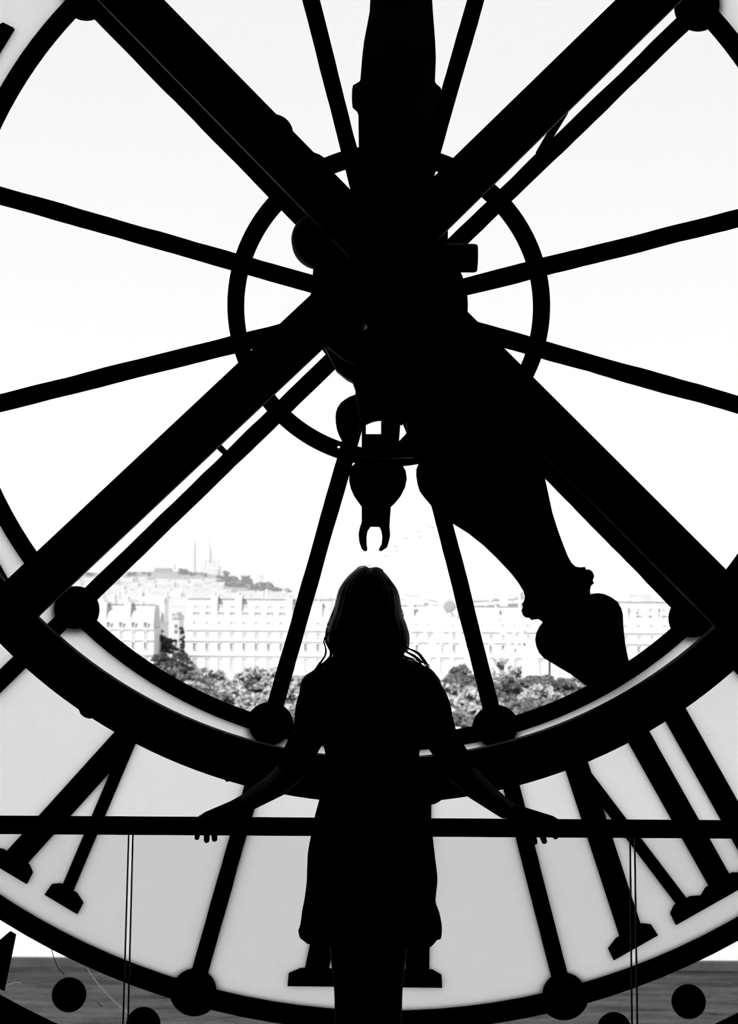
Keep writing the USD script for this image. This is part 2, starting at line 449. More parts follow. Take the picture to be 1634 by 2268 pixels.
tailp = [(845, 760), (844, 963), (844, 1000), (790, 1022), (779, 1032), (773.5, 1047), (773, 1063), (776.5, 1080), (784, 1097), (793, 1110), (801, 1121), (801, 1156), (797, 1167), (794, 1182), (795.5, 1199), (800.5, 1214), (806, 1220), (812, 1220), (813.5, 1216), (812, 1206), (811.5, 1190), (814, 1175), (821, 1165.5), (840.5, 1166), (845, 1175), (847, 1190), (845.5, 1204), (840, 1214), (839.5, 1219), (845, 1220), (857, 1212), (861, 1200), (864, 1185), (862.5, 1165), (865.5, 1122), (876, 1112), (888, 1097), (897, 1079), (901, 1060), (898.5, 1042), (889, 1026), (884, 1000), (884, 963), (887, 760)]
tp = Polygon(XZ(tailp, YH)).buffer(0)
obj('counterweight', ext(tp, YH, YH + 0.06, 0.012), 'iron', mh)
x, y, z = U(856, 690, YH)
obj('boss', lathe([(0, -0.09), (0.11, -0.09), (0.13, -0.07), (0.13, 0.09), (0.1, 0.11), (0, 0.11)], [x, YH, z]), 'iron', mh)

YH2 = 4.90
hh = thing('hour_hand', parent=clock)
hL = [(800, 700), (845, 800), (870, 900), (893, 935), (902, 957), (905, 985), (930, 1020.6), (923.5, 1036), (923, 1050), (926, 1070), (931, 1086), (943, 1102), (956, 1117), (1000, 1155), (1040, 1180), (1075, 1208), (1104, 1236), (1135, 1269), (1152, 1291), (1163, 1309), (1166.5, 1322), (1165, 1330), (1160, 1339), (1162.3, 1344), (1158.8, 1353), (1162, 1363), (1167, 1368), (1177, 1369), (1179.5, 1373.5), (1185, 1372), (1194, 1371), (1201, 1374.5), (1206.5, 1379),
      (1198, 1391), (1192, 1403), (1189.5, 1418), (1192, 1433), (1198, 1447), (1209, 1459.5), (1230, 1472), (1246, 1482), (1270, 1496), (1301, 1519), (1330, 1538)]
hR = [(1403, 1520), (1393.5, 1464), (1386.5, 1432), (1384, 1410), (1381.5, 1385), (1380.5, 1360), (1377, 1348), (1369, 1333), (1355, 1323), (1340, 1316), (1328, 1314), (1308.5, 1316.5), (1307.5, 1308), (1309.5, 1298), (1316.5, 1291.5), (1313.5, 1286), (1317, 1276), (1313, 1266), (1306, 1261), (1299, 1262), (1296.5, 1255.5), (1285, 1256.5), (1276, 1255), (1267, 1247), (1259, 1233), (1250, 1211), (1237, 1176), (1224, 1135), (1208, 1060), (1196, 1010), (1150, 920), (1080, 830), (980, 720), (930, 660)]
hub_end = [(900, 640), (860, 600), (820, 640)]
obj('blade', ext(Polygon(XZ(hL + hR + hub_end, YH2)).buffer(0), YH2, YH2 + 0.07, 0.012), 'iron', hh)
tail = unary_union([Polygon(XZ([(840, 720), (905, 680), (700, 350), (630, 395)], YH2)), Polygon(XZ([(640, 380), (695, 350), (640, 288), (592, 310)], YH2)),
                    Point(*U(680, 393, YH2)[[0, 2]]).buffer(60 * PIX(YH2)), Point(*U(605, 294, YH2)[[0, 2]]).buffer(44 * PIX(YH2))])
obj('counterweight', ext(tail, YH2, YH2 + 0.06, 0.012), 'iron', hh)
# cracks in the border glass
crk = [U(px, py, 4.7955) for px, py in spline([(193, 2143), (203, 2160), (222, 2185), (245, 2210), (268, 2231), (282, 2243), (300, 2262)], 30)]
obj('crack', tubes([crk, [U(px, py, 4.7955) for px, py in spline([(-20, 2190), (22, 2179), (35, 2176), (48, 2177.5)], 12)]], [0.0022, 0.0018]), 'crack', clock, label='bright curved crack in the border glass')
crd = [U(px, py, 4.7955) for px, py in [(113, 2098), (115, 2106), (118, 2118), (122, 2128), (126, 2138), (129, 2145), (136, 2152), (143, 2159)]]
crd2 = [U(px, py, 4.7955) for px, py in [(216, 2220), (221, 2225), (227, 2230)]]
obj('crack', tubes([crd, crd2], [0.0012, 0.001]), 'iron', clock, label='thin dark crack in the border glass')

# ------------------------------------------------------------------ steel frame inside the dial
YF = 4.25
frame = thing('steel_frame', 'black steel cross and ring braced in front of the clock glass', 'frame')
FC = np.array([0.07432355, 2.60848217])
ringf = annulus(1.5501, 1.6912, FC, 200)
lumps = [Polygon(XZ([(165, 1540), (176, 1567), (181, 1580), (189, 1587), (200, 1590.5), (209, 1589), (230, 1580)], 4.3)), Polygon(XZ([(935, 1750), (945, 1780), (952, 1780.5), (962, 1778.5), (970, 1774.5), (978, 1768.5), (985, 1755)], 4.3)),
         Polygon(XZ([(499, 1720), (500, 1727), (503, 1730), (507, 1729), (508, 1722)], 4.3))]
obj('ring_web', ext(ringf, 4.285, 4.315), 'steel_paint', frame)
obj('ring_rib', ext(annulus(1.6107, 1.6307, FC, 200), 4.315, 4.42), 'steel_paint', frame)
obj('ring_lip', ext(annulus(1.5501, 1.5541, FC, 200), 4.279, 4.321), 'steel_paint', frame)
for L in lumps:
    obj('gusset', ext(L, 4.28, 4.32), 'steel_paint', frame)


def beam(e1, e2, far):
    """A channel beam between two traced edges, running from the hub out to the ring."""
    a0, a1 = [np.array(p, float) for p in e1]; b0, b1 = [np.array(p, float) for p in e2]
    cc = (865.0, 580.0)

    def along(p0, p1, t):
        d = (p1 - p0) / np.linalg.norm(p1 - p0)
        o = np.dot(np.array(cc) - p0, d)
        return p0 + d * (o + t)
    e1p, e2p = along(a0, a1, 0), along(b0, b1, 0)
    q = [along(a0, a1, -25), along(a0, a1, far), along(b0, b1, far), along(b0, b1, -25)]
    P0 = Polygon(XZ(q, YF))
    q3 = [np.array(U(*p, YF)) for p in q]
    b = obj('beam', ext(P0, 4.235, 4.265, 0.003), 'steel_paint', frame)
    c0, c1 = (q3[0] + q3[3]) / 2, (q3[1] + q3[2]) / 2
    obj('rib', bar(c0 + [0, 0.065, 0], c1 + [0, 0.065, 0], 0.02, 0.10, up=(0, 1, 0)), 'steel_paint', b)


beam([(690, 335), (385, 24)], [(710, 505), (240, 24)], 1110)
beam([(1005, 350), (1340, 24)], [(985, 515), (1485, 24)], 1110)
beam([(530, 803), (80, 1225)], [(715, 772), (160, 1295)], 1110)
beam([(1178, 835), (1607, 1263)], [(1195, 998), (1517, 1321)], 1110)
# small struts between beam and glazing bar
for (p, q, w) in (((1250, 246), (1193, 342), 12), ((480, 984), (503, 1007), 13), ((1196, 996), (1222, 1023), 11)):
    obj('strut', bar(U(*p, 4.262), U(*q, 4.79), w * PIX(4.5), 0.02, up=(0, 1, 0)), 'iron', frame)

# ------------------------------------------------------------------ clock drive at the centre of the cross
drive = thing('clock_drive', 'black gear housing and motor at the centre of the clock', 'clock drive')
hs = Polygon(XZ([(700, 500), (690, 640), (715, 760), (745, 819), (768, 838), (781, 844.7), (787, 862), (789, 880), (797, 925), (810, 937.5), (825, 931), (838, 928.3), (850, 928), (890, 938), (905, 930), (960, 880), (1000, 800), (1020, 700), (1005, 600), (975, 535), (940, 470), (780, 450)], 4.5)).buffer(0)
obj('housing', ext(hs, 4.50, 4.56, 0.006), 'steel_paint', drive)
oct_ = Polygon([(U(868, 590, 4.2)[0] + 0.30 * math.cos(math.radians(a)), U(868, 590, 4.2)[2] + 0.30 * math.sin(math.radians(a))) for a in range(0, 360, 15)])
obj('cover_plate', ext(oct_.intersection(sbox(U(722, 600, 4.2)[0], 0, U(1000, 600, 4.2)[0], 9)), 4.38, 4.43, 0.008), 'steel_paint', drive)
c = U(990, 568, 4.3)
mr = 31.5 * PIX(4.3)
obj('motor', lathe([(0, -0.14), (mr, -0.14), (mr, 0.088), (mr * 0.93, 0.097), (0, 0.097)], c + np.array([0, 0.02, 0]), (1, 0, 0.0), 36), 'steel_paint', drive)
obj('motor_cap', lathe([(0, 0.097), (mr * 0.6, 0.097), (mr * 0.6, 0.092), (0, 0.092)], c + np.array([0, 0.02, 0]), (1, 0, 0.0), 24), 'steel_paint', drive)
c = U(706, 527, 4.4)
obj('knob', lathe([(0, -0.05), (0.03, -0.048), (0.06, -0.035), (0.082, -0.012), (62 * PIX(4.4), 0.02), (62 * PIX(4.4), 0.06), (0, 0.06)], c, n=48), 'steel_paint', drive, smooth=40)
c = U(793, 925, 4.7)
obj('cam_plate', ext(Polygon(XZ([(801, 862), (786, 874.5), (774, 879), (764, 885), (755, 892), (748, 902), (744, 913), (743, 924), (743.5, 936), (745.5, 949), (750, 962), (756, 974), (764, 984), (790, 988), (800, 930)], 4.7)), 4.69, 4.72, 0.006), 'steel_paint', drive)
br = Polygon(XZ([(801, 905), (801, 985), (800, 1012), (845, 1016), (915, 1014), (935, 990), (940, 900)], 4.66)).difference(Polygon(XZ([(810, 900), (846, 900), (844, 963), (810, 963)], 4.66))).difference(Polygon(XZ([(889, 900), (895, 900), (902, 957), (897, 964), (883, 978.5)], 4.66)))
obj('bracket', ext(br, 4.64, 4.68), 'steel_paint', drive)
# bright machined plate catching the window light
pl = [U(803.2, 680, 4.2), U(813.2, 671, 4.2), U(812.5, 722, 4.2), U(803.0, 730, 4.2)]
n0 = np.array([0, 0.06, 0])
q = [U(803.2, 680, 4.225), U(813.2, 671, 4.165), U(812.8, 727, 4.165), U(803.0, 734, 4.225)]
off = np.array([0.006, 0.004, 0])
V8 = np.array(q + [p + off for p in q])
obj('edge_plate', (V8, np.array([[0, 3, 2, 1], [4, 5, 6, 7], [0, 1, 5, 4], [1, 2, 6, 5], [2, 3, 7, 6], [3, 0, 4, 7]])), 'worn_steel', drive, label='bright worn metal edge plate')

# ------------------------------------------------------------------ glass balustrade
YR = 3.95
rail = thing('balustrade', 'glass balustrade with a dark flat handrail in front of the clock', 'railing')
zt, zb = U(817, 1815.5, YR)[2], U(817, 1848.0, YR)[2]
hr_ = ext(sbox(3.915, zb, 3.985, zt).buffer(-0.004).buffer(0.004), -5.95, 5.95)
v = np.array(hr_.vertices)                        # outline was (y, z), extruded along x
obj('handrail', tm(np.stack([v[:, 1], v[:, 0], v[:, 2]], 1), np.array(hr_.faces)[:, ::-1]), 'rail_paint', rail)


def seam(top, bot):
    a, b = U(*top, YR), U(*bot, YR)
    t = lambda z: a[0] + (b[0] - a[0]) * (z - a[2]) / (b[2] - a[2])
    return t


zlo = 0.06
sL0, sL1 = seam((286.3, 1842), (274.5, 2240)), seam((293.5, 1842), (283, 2240))
sR0, sR1 = seam((1396, 1850), (1400, 2240)), seam((1404, 1850), (1409.5, 2240))
for xl, xr in ((lambda z: -5.9, sL0), (sL1, sR0), (sR1, lambda z: 5.9)):
    g = Polygon([(xl(zlo), zlo), (xr(zlo), zlo), (xr(zb), zb + 0.0005), (xl(zb), zb + 0.0005)])
    p = obj('glass_panel', ext(g, 3.944, 3.956), 'rail_glass', rail)
    for e, sgn in ((xl, 1), (xr, -1)):
        if abs(e(0.5)) < 5:
            s_ = Polygon([(e(zlo), zlo), (e(zlo) + sgn * 0.0030, zlo), (e(zb) + sgn * 0.0026, zb), (e(zb), zb)])
            obj('glass_edge', ext(s_, 3.9435, 3.9565), 'steel_paint', p, label='dark polished edge of the glass panel')
obj('base_channel', bx(-5.95, 5.95, 3.92, 3.98, 0.0, 0.08), 'steel_paint', rail)

# ------------------------------------------------------------------ the woman at the balustrade
YP = 3.66
person = thing('person', 'woman with loose hair in a dark knee length dress, hands spread on the rail', 'person')


def P(px, py, Y=YP):
    return U(px, py, Y)


def ball(c, r, n=24):
    return m3.Manifold.sphere(r, n).translate([float(x) for x in c])


def chain(pts, rad, n=24):
    return [m3.Manifold.batch_hull([ball(pts[i], rad[i], n), ball(pts[i + 1], rad[i + 1], n)]) for i in range(len(pts) - 1)]


def hull(*bs):
    return m3.Manifold.batch_hull([ball(c, r) for c, r in bs])


k = PIX(YP)
bones = []
# head, turned away towards the clock
bones += [hull((P(815, 1338, 3.655), 0.088), (P(815, 1345, 3.69), 0.078), (P(815, 1330, 3.63), 0.082))]
bones += [hull((P(815, 1350, 3.70), 0.066), (P(815, 1405, 3.715), 0.045), (P(815, 1432, 3.725), 0.026))]
bones += [hull((P(815, 1352, 3.765), 0.010), (P(815, 1383, 3.787), 0.013), (P(806, 1385, 3.768), 0.010), (P(824, 1385, 3.768), 0.010))]
bones += [hull((P(800, 1409, 3.752), 0.008), (P(815, 1408, 3.762), 0.009), (P(830, 1409, 3.752), 0.008)), hull((P(803, 1414, 3.750), 0.008), (P(815, 1415, 3.759), 0.009), (P(827, 1414, 3.750), 0.008))]
for s in (-1, 1):
    bones += [hull((P(815 + s * 26, 1357, 3.745), 0.013), (P(815 + s * 26, 1358, 3.74), 0.013))]
    bones += [hull((P(815 + s * 26, 1345, 3.753), 0.010), (P(815 + s * 42, 1347, 3.74), 0.009), (P(815 + s * 14, 1348, 3.757), 0.009))]
    bones += [hull((P(815 + s * 66, 1355, 3.66), 0.010), (P(815 + s * 64, 1378, 3.665), 0.009), (P(815 + s * 62, 1392, 3.67), 0.007))]
bones += chain([P(815, 1400, 3.655), P(817, 1478, 3.64)], [0.056, 0.062])
bones += [hull((P(817, 1478, 3.64), 0.06), (P(715, 1515, 3.65), 0.046), (P(932, 1512, 3.65), 0.046), (P(760, 1560, 3.66), 0.085), (P(880, 1560, 3.66), 0.085))]
bones += [hull((P(765, 1560, 3.66), 0.09), (P(875, 1560, 3.66), 0.09), (P(792, 1665, 3.67), 0.084), (P(858, 1665, 3.67), 0.084))]
bones += [hull((P(785, 1560, 3.72), 0.06), (P(855, 1560, 3.72), 0.06), (P(785, 1610, 3.73), 0.05), (P(855, 1610, 3.73), 0.05))]
bones += [hull((P(792, 1665, 3.67), 0.084), (P(858, 1665, 3.67), 0.084), (P(796, 1780, 3.65), 0.094), (P(858, 1780, 3.65), 0.094))]
bones += [hull((P(796, 1780, 3.65), 0.094), (P(858, 1780, 3.65), 0.094), (P(788, 1850, 3.655), 0.092), (P(858, 1850, 3.655), 0.092))]
for cx, dx in ((779, 0), (852, 0)):
    s = -1 if cx < 815 else 1
    bones += chain([P(cx + s * -6, 1850, 3.655), P(cx, 2100, 3.66), P(cx, 2195, 3.665)], [0.084, 0.060, 0.0475])
    bones += chain([P(cx, 2195, 3.665), P(cx, 2240, 3.655), P(cx, 2330, 3.64), P(cx, 2460, 3.645), P(cx, 2560, 3.65)], [0.0475, 0.046, 0.052, 0.038, 0.033])
    bones += [hull((P(cx, 2565, 3.65), 0.033), (P(cx, 2592, 3.62), 0.024), (P(cx + s * 3, 2592, 3.76), 0.022), (P(cx + s * 6, 2596, 3.81), 0.016))]
# arms
armL = [P(703, 1525, 3.65), P(690, 1610, 3.62), P(648, 1703, 3.63), P(616, 1735, 3.72), P(549, 1776, 3.88)]
armR = [P(938, 1522, 3.65), P(966, 1610, 3.62), P(1015, 1705, 3.63), P(1054, 1743, 3.72), P(1118, 1792, 3.87)]
for A in (armL, armR):
    bones += chain(A, [0.048, 0.040, 0.037, 0.035, 0.027])


def hand(wrist, palm_far, knuckles, mids, tips, thumb):
    out = []
    out += chain([wrist, palm_far], [0.026, 0.0165])
    out += [m3.Manifold.batch_hull([ball(wrist, 0.02), ball(np.array(palm_far) + [0, 0.0, -0.008], 0.015), ball((np.array(wrist) + np.array(palm_far)) / 2 + [0, 0.01, -0.022], 0.014)])]
    out += [m3.Manifold.batch_hull([ball(wrist, 0.022)] + [ball(q, 0.0105) for q in knuckles])]
    for q, m, t, r in zip(knuckles, mids, tips, (0.0102, 0.0105, 0.0102, 0.0092)):
        h = (np.array(m) + np.array(t)) / 2 + np.array([0, 0.003, 0])
        out += chain([q, m, h, t], [0.0105, r, r * 0.95, r * 0.8], 18)
    out += chain(thumb, [0.0135, 0.011, 0.0095, 0.0085], 18)
    return out


# fingers go over the rail's top and hang down its far side
kl = [P(502, 1799, 3.952), P(485, 1802, 3.948), P(470, 1804, 3.94), P(457, 1806, 3.93)]
ml = [P(487, 1809, 4.004), P(472, 1812, 4.006), P(458, 1812, 4.004), P(444, 1813, 4.0)]
tl = [P(492, 1838, 4.006), P(475, 1858, 4.004), P(457.5, 1861, 4.004), P(436, 1855, 4.002)]
bones += hand(armL[-1], P(495, 1797, 3.935), kl, ml, tl, [P(535, 1792, 3.905), P(522, 1806, 3.895), P(505, 1818, 3.896), P(492, 1827, 3.898)])
kr = [P(1165, 1808, 3.952), P(1183, 1810, 3.948), P(1200, 1812, 3.94), P(1222, 1815, 3.93)]
mr_ = [P(1172, 1818, 4.004), P(1190, 1820, 4.006), P(1206, 1821, 4.004), P(1236, 1822, 3.985)]
tr = [P(1184, 1865, 4.004), P(1205, 1863, 4.004), P(1230, 1853, 4.004), P(1241, 1832, 4.006)]
bones += hand(armR[-1], P(1175, 1806, 3.935), kr, mr_, tr, [P(1132, 1806, 3.905), P(1145, 1818, 3.895), P(1160, 1830, 3.896), P(1172, 1838, 3.898)])
body = m3.Manifold.batch_boolean(bones, m3.OpType.Add).refine_to_length(0.0065)
bm = tm(*arr(body))
bm.merge_vertices()
trimesh.smoothing.filter_taubin(bm, lamb=0.5, nu=0.52, iterations=14)
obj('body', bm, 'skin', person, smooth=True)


def loft(rings, closed_ends=True):
    n, m = len(rings), len(rings[0])
    v = np.vstack(rings)
    i, j = np.meshgrid(np.arange(n - 1), np.arange(m), indexing='ij')
    q = np.stack([i * m + j, i * m + (j + 1) % m, (i + 1) * m + (j + 1) % m, (i + 1) * m + j], -1).reshape(-1, 4)
    f = np.vstack([q[:, [0, 1, 2]], q[:, [0, 2, 3]]])
    if closed_ends:
        v = np.vstack([v, rings[0].mean(0), rings[-1].mean(0)])
        a = [[n * m, (j + 1) % m, j] for j in range(m)]
        b = [[n * m + 1, (n - 1) * m + j, (n - 1) * m + (j + 1) % m] for j in range(m)]
        f = np.vstack([f, a, b])
    return tm(v, f)


# dress: rings of traced half widths, pleats growing towards the hem
DR = [(1474, 765, 868, .075), (1484, 712, 938, .085), (1500, 690, 962, .098), (1540, 688, 966, .125), (1600, 712, 940, .125), (1630, 717, 934, .118), (1650, 717.5, 932, .112), (1672, 720, 928, .110), (1720, 716, 935, .122),
      (1770, 707, 950, .142), (1808, 697, 953, .150), (1843, 690, 956.6, .154), (1898, 681, 963, .160), (1945, 679.5, 968, .165), (1993, 674, 964, .168), (2020, 669, 973, .17), (2052, 665, 978, .172), (2067, 660.5, 977, .172)]
from scipy.interpolate import PchipInterpolator
dr = np.array(DR)
yy = np.r_[np.linspace(1474, 1500, 8), np.linspace(1506, 2067, 60)]
li, ri, di = (PchipInterpolator(dr[:, 0], dr[:, c_]) for c_ in (1, 2, 3))
th = np.linspace(0, 2 * np.pi, 96, endpoint=False)
rings = []
for y in yy:
    l, r, d = li(y), ri(y), di(y)
    f_ = np.clip((y - 1700) / 367, 0, 1)
    ct, st = np.sign(np.cos(th)) * np.abs(np.cos(th)) ** 0.85, np.sign(np.sin(th)) * np.abs(np.sin(th)) ** 0.9
    wob = 1 + f_ * 0.035 * np.sin(11 * th + 0.6) * np.abs(np.sin(th)) + f_ * 0.02 * np.sin(23 * th) * np.abs(np.sin(th))
    hem = (f_ ** 8) * (4.0 * np.sin(7 * th + 1.0) + 2.0 * np.sin(17 * th) + 3.5 * np.cos(th))
    px = (l + r) / 2 + (r - l) / 2 * ct
    c0 = P(0, 0)
    pts = np.array([P(a, y + h) for a, h in zip(px, hem)])
    pts[:, 1] = 3.66 + d * st * wob
    rings.append(pts)
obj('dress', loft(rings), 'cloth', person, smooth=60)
for pts_, rad_ in (([P(722, 1512, 3.655), P(704, 1535, 3.65), P(698, 1570, 3.64), P(690, 1612, 3.632), P(671, 1652, 3.63), P(648, 1702, 3.635)], [.036, .050, .0535, .0455, .0415, .046]),
                   ([P(925, 1512, 3.655), P(943, 1535, 3.65), P(954, 1570, 3.64), P(967, 1614, 3.632), P(990, 1656, 3.63), P(1017, 1706, 3.635)], [.038, .052, .0535, .0460, .0415, .046])):
    c_ = spline(pts_, 40); r_ = np.interp(np.linspace(0, 1, 40), np.linspace(0, 1, len(rad_)), rad_)
    r_ = r_ * (1 + 0.02 * np.sin(np.linspace(0, 26, 40)))
    obj('sleeve', tubes([c_], [r_], 28), 'cloth', person, smooth=60)
for cx, s in ((779, -1), (852, 1)):
    a = P(cx, 2592, 3.62); b = P(cx + s * 6, 2596, 3.83)
    sh = m3.Manifold.batch_hull([ball((a[0], a[1] - 0.01, 0.030), 0.030), ball((b[0], b[1] - 0.07, 0.032), 0.038), ball((b[0], b[1], 0.022), 0.022)]).trim_by_plane([0, 0, 1], 0.001).refine_to_length(0.012)
    obj('shoe', sh, 'shoe', person, smooth=True)

# hair: a shell over the back and sides of the head, open towards the face
HR = [(1256.5, 800, 834, .030), (1260, 791, 843, .048), (1268, 779.5, 851, .068), (1278, 769, 860, .080), (1290, 759.5, 868, .090), (1307, 749.5, 880, .100), (1334, 743, 886.5, .106), (1360, 736.5, 890.5, .108), (1381, 728.5, 899, .106), (1402, 722.5, 904.5, .102),
      (1420, 722, 905.5, .098), (1436, 727, 902, .094), (1450, 736, 893, .092), (1468, 744, 886, .088), (1484, 750, 880, .08), (1500, 762, 868, .07)]
h_ = np.array(HR)
yy = np.r_[np.linspace(1256.5, 1300, 22), np.linspace(1304, 1500, 44)]
li, ri, di = (PchipInterpolator(h_[:, 0], h_[:, c_]) for c_ in (1, 2, 3))
rings = []
for y in yy:
    l, r, d = li(y), ri(y), di(y)
    px = (l + r) / 2 + (r - l) / 2 * np.cos(th) * (1 + 0.010 * np.sin(19 * th + y * 0.02) * np.abs(np.sin(th)))
    notch = 5.5 * np.exp(-((px - 818) / 7.0) ** 2) * np.clip((1275 - y) / 18, 0, 1)
    pts = np.array([P(a, y + n_) for a, n_ in zip(px, notch)])
    pts[:, 1] = 3.648 + d * np.sin(th) * (1 + 0.03 * np.sin(29 * th + y * 0.03)) * np.where(np.sin(th) < 0, 1.0, 0.95)
    rings.append(pts)
hm = loft(rings)
hman = m3.Manifold(m3.Mesh(hm.vertices.astype(np.float32), hm.faces.astype(np.uint32)))
if hman.is_empty() or hman.volume() < 0:
    hman = m3.Manifold(m3.Mesh(hm.vertices.astype(np.float32), hm.faces[:, ::-1].astype(np.uint32)))
fc = P(815, 1400, 3.80)
face_cut = m3.Manifold.batch_hull([ball(P(815, 1345, 3.80), 0.072, 32), ball(P(815, 1500, 3.80), 0.062, 32), ball(P(815, 1345, 3.95), 0.08, 32), ball(P(815, 1500, 3.95), 0.08, 32)])
hman = hman - face_cut
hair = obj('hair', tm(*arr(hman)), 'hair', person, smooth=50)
rs_ = np.random.default_rng(5)
locks, rad = [], []


def lock(path, n, spread, r, Y=3.62):
    for _ in range(n):
        o = rs_.normal(size=2) * spread
        w = rs_.normal(size=(len(path), 2)) * spread * 0.16
        pts = [P(x + o[0] * (i / len(path)) + w[i, 0], y + o[1] * (i / len(path)) + w[i, 1], Y + 0.003 * rs_.normal()) for i, (x, y) in enumerate(path)]
        locks.append(spline(pts, 16)); rad.append(np.linspace(r, r * 0.45, 16))


lock([(726, 1402), (724, 1425), (733, 1448), (727, 1462), (712, 1474), (700, 1485)], 26, 3.2, 0.0017, 3.61)
lock([(722, 1408), (719, 1428), (722, 1444), (717, 1458), (707, 1472), (702, 1482)], 12, 1.6, 0.0012, 3.61)
lock([(732, 1410), (738, 1440), (740, 1455), (730, 1468), (718, 1478)], 26, 4.0, 0.0017, 3.61)
lock([(740, 1420), (744, 1450), (742, 1464), (733, 1474), (722, 1480)], 20, 3.6, 0.0017, 3.61)
lock([(746, 1430), (747, 1455), (742, 1470), (735, 1478)], 14, 3.0, 0.0018, 3.61)
lock([(898, 1415), (902, 1435), (915, 1441), (928, 1450), (938, 1463), (948, 1477)], 22, 2.4, 0.0016, 3.61)
lock([(894, 1420), (901, 1444), (914, 1450), (924, 1458), (934, 1468)], 20, 2.8, 0.0016, 3.61)
lock([(890, 1430), (899, 1456), (912, 1461), (922, 1467), (930, 1472)], 18, 2.2, 0.0017, 3.61)
lock([(884, 1425), (890, 1455), (898, 1468), (908, 1474)], 16, 2.4, 0.0018, 3.61)
lock([(885, 1330), (888.5, 1348), (892.5, 1360), (893, 1372), (897, 1384)], 6, 0.7, 0.0009, 3.64)
lock([(744, 1330), (739, 1350), (732, 1368), (725, 1386)], 10, 1.4, 0.0008, 3.64)
lock([(738, 1352), (729, 1374), (722.5, 1396), (721, 1412)], 10, 1.2, 0.0008, 3.64)
lock([(903, 1396), (905.5, 1412), (904.5, 1428), (901, 1442)], 10, 1.0, 0.0009, 3.64)
lock([(790, 1261), (800, 1255), (809, 1255.5), (818, 1261)], 7, 1.2, 0.0007, 3.64)
lock([(848, 1263), (837, 1257.2), (828, 1256.5), (818, 1261)], 6, 1.0, 0.0007, 3.64)
lock([(785, 1263), (800, 1253), (812, 1251), (822, 1254)], 2, 0.8, 0.0004, 3.64)
obj('hair_strand', tubes(locks, rad, 5), 'hair', hair, kind='stuff', smooth=True)

# ------------------------------------------------------------------ the ground outside, river and quay
GZ, WZ = -28.0, -34.0
ridge_px = np.array([(-400, 1278), (100, 1275), (180, 1270), (300, 1266), (420, 1264), (470, 1268), (520, 1281), (560, 1289), (610, 1303), (660, 1318), (700, 1322), (1700, 1326)], float)


def hillz(x, y):
    """Height of the ground: flat city, rising to a broad wooded hill three kilometres off."""
    px = CX + FPX * (x / y - 0.0093)
    top = np.interp(px, ridge_px[:, 0], ridge_px[:, 1])
    zr = EYE[2] + (1299.6 - top) * 3000 / FPX - 4
    t = np.clip((y - 1500) / 1500, 0, 1)
    return GZ + (np.maximum(zr, GZ + 2) - GZ) * t ** 3


obj('ground', bx(-420, 420, 205, 1400, GZ - 3, GZ), 'gravel', **S)
obj('quay', cat(bx(-420, 420, 127.5, 160, WZ - 2, WZ + 2.2), bx(-420, 420, 160, 205, WZ - 2, GZ)), 'ground_stone', **S)
obj('quay_footing', bx(-420, 420, 126.9, 127.5, WZ - 2, WZ + 0.8), 'quay_dark', **S)  # darker strip along the foot of the quay wall, at the waterline
obj('river', bx(-420, 420, 20, 126.9, WZ - 1, WZ), 'water', label='dark rippled river below the clock window', cat='river', kind='stuff')
gx, gy = np.linspace(-1500, 1500, 90), np.linspace(1400, 3600, 60)
X, Y_ = np.meshgrid(gx, gy)
Zg = hillz(X, Y_) - np.clip((Y_ - 3000) / 10, 0, 60)
nv = X.size
vt = np.stack([X.ravel(), Y_.ravel(), Zg.ravel()], 1); vb = vt.copy(); vb[:, 2] = GZ - 40
i, j = np.meshgrid(np.arange(59), np.arange(89), indexing='ij')
q = np.stack([i * 90 + j, i * 90 + j + 1, (i + 1) * 90 + j + 1, (i + 1) * 90 + j], -1).reshape(-1, 4)
obj('hill', (vt, q), 'hill_earth', smooth=True, **S)

# ------------------------------------------------------------------ the long facades across the gardens
YB = 420.0
PW = PIX(YB)


def zpx(py, Y=YB):
    return EYE[2] + (1299.6 - py) * Y / FPX


def xpx(px, Y=YB):
    return U(px, 1350, Y)[0]


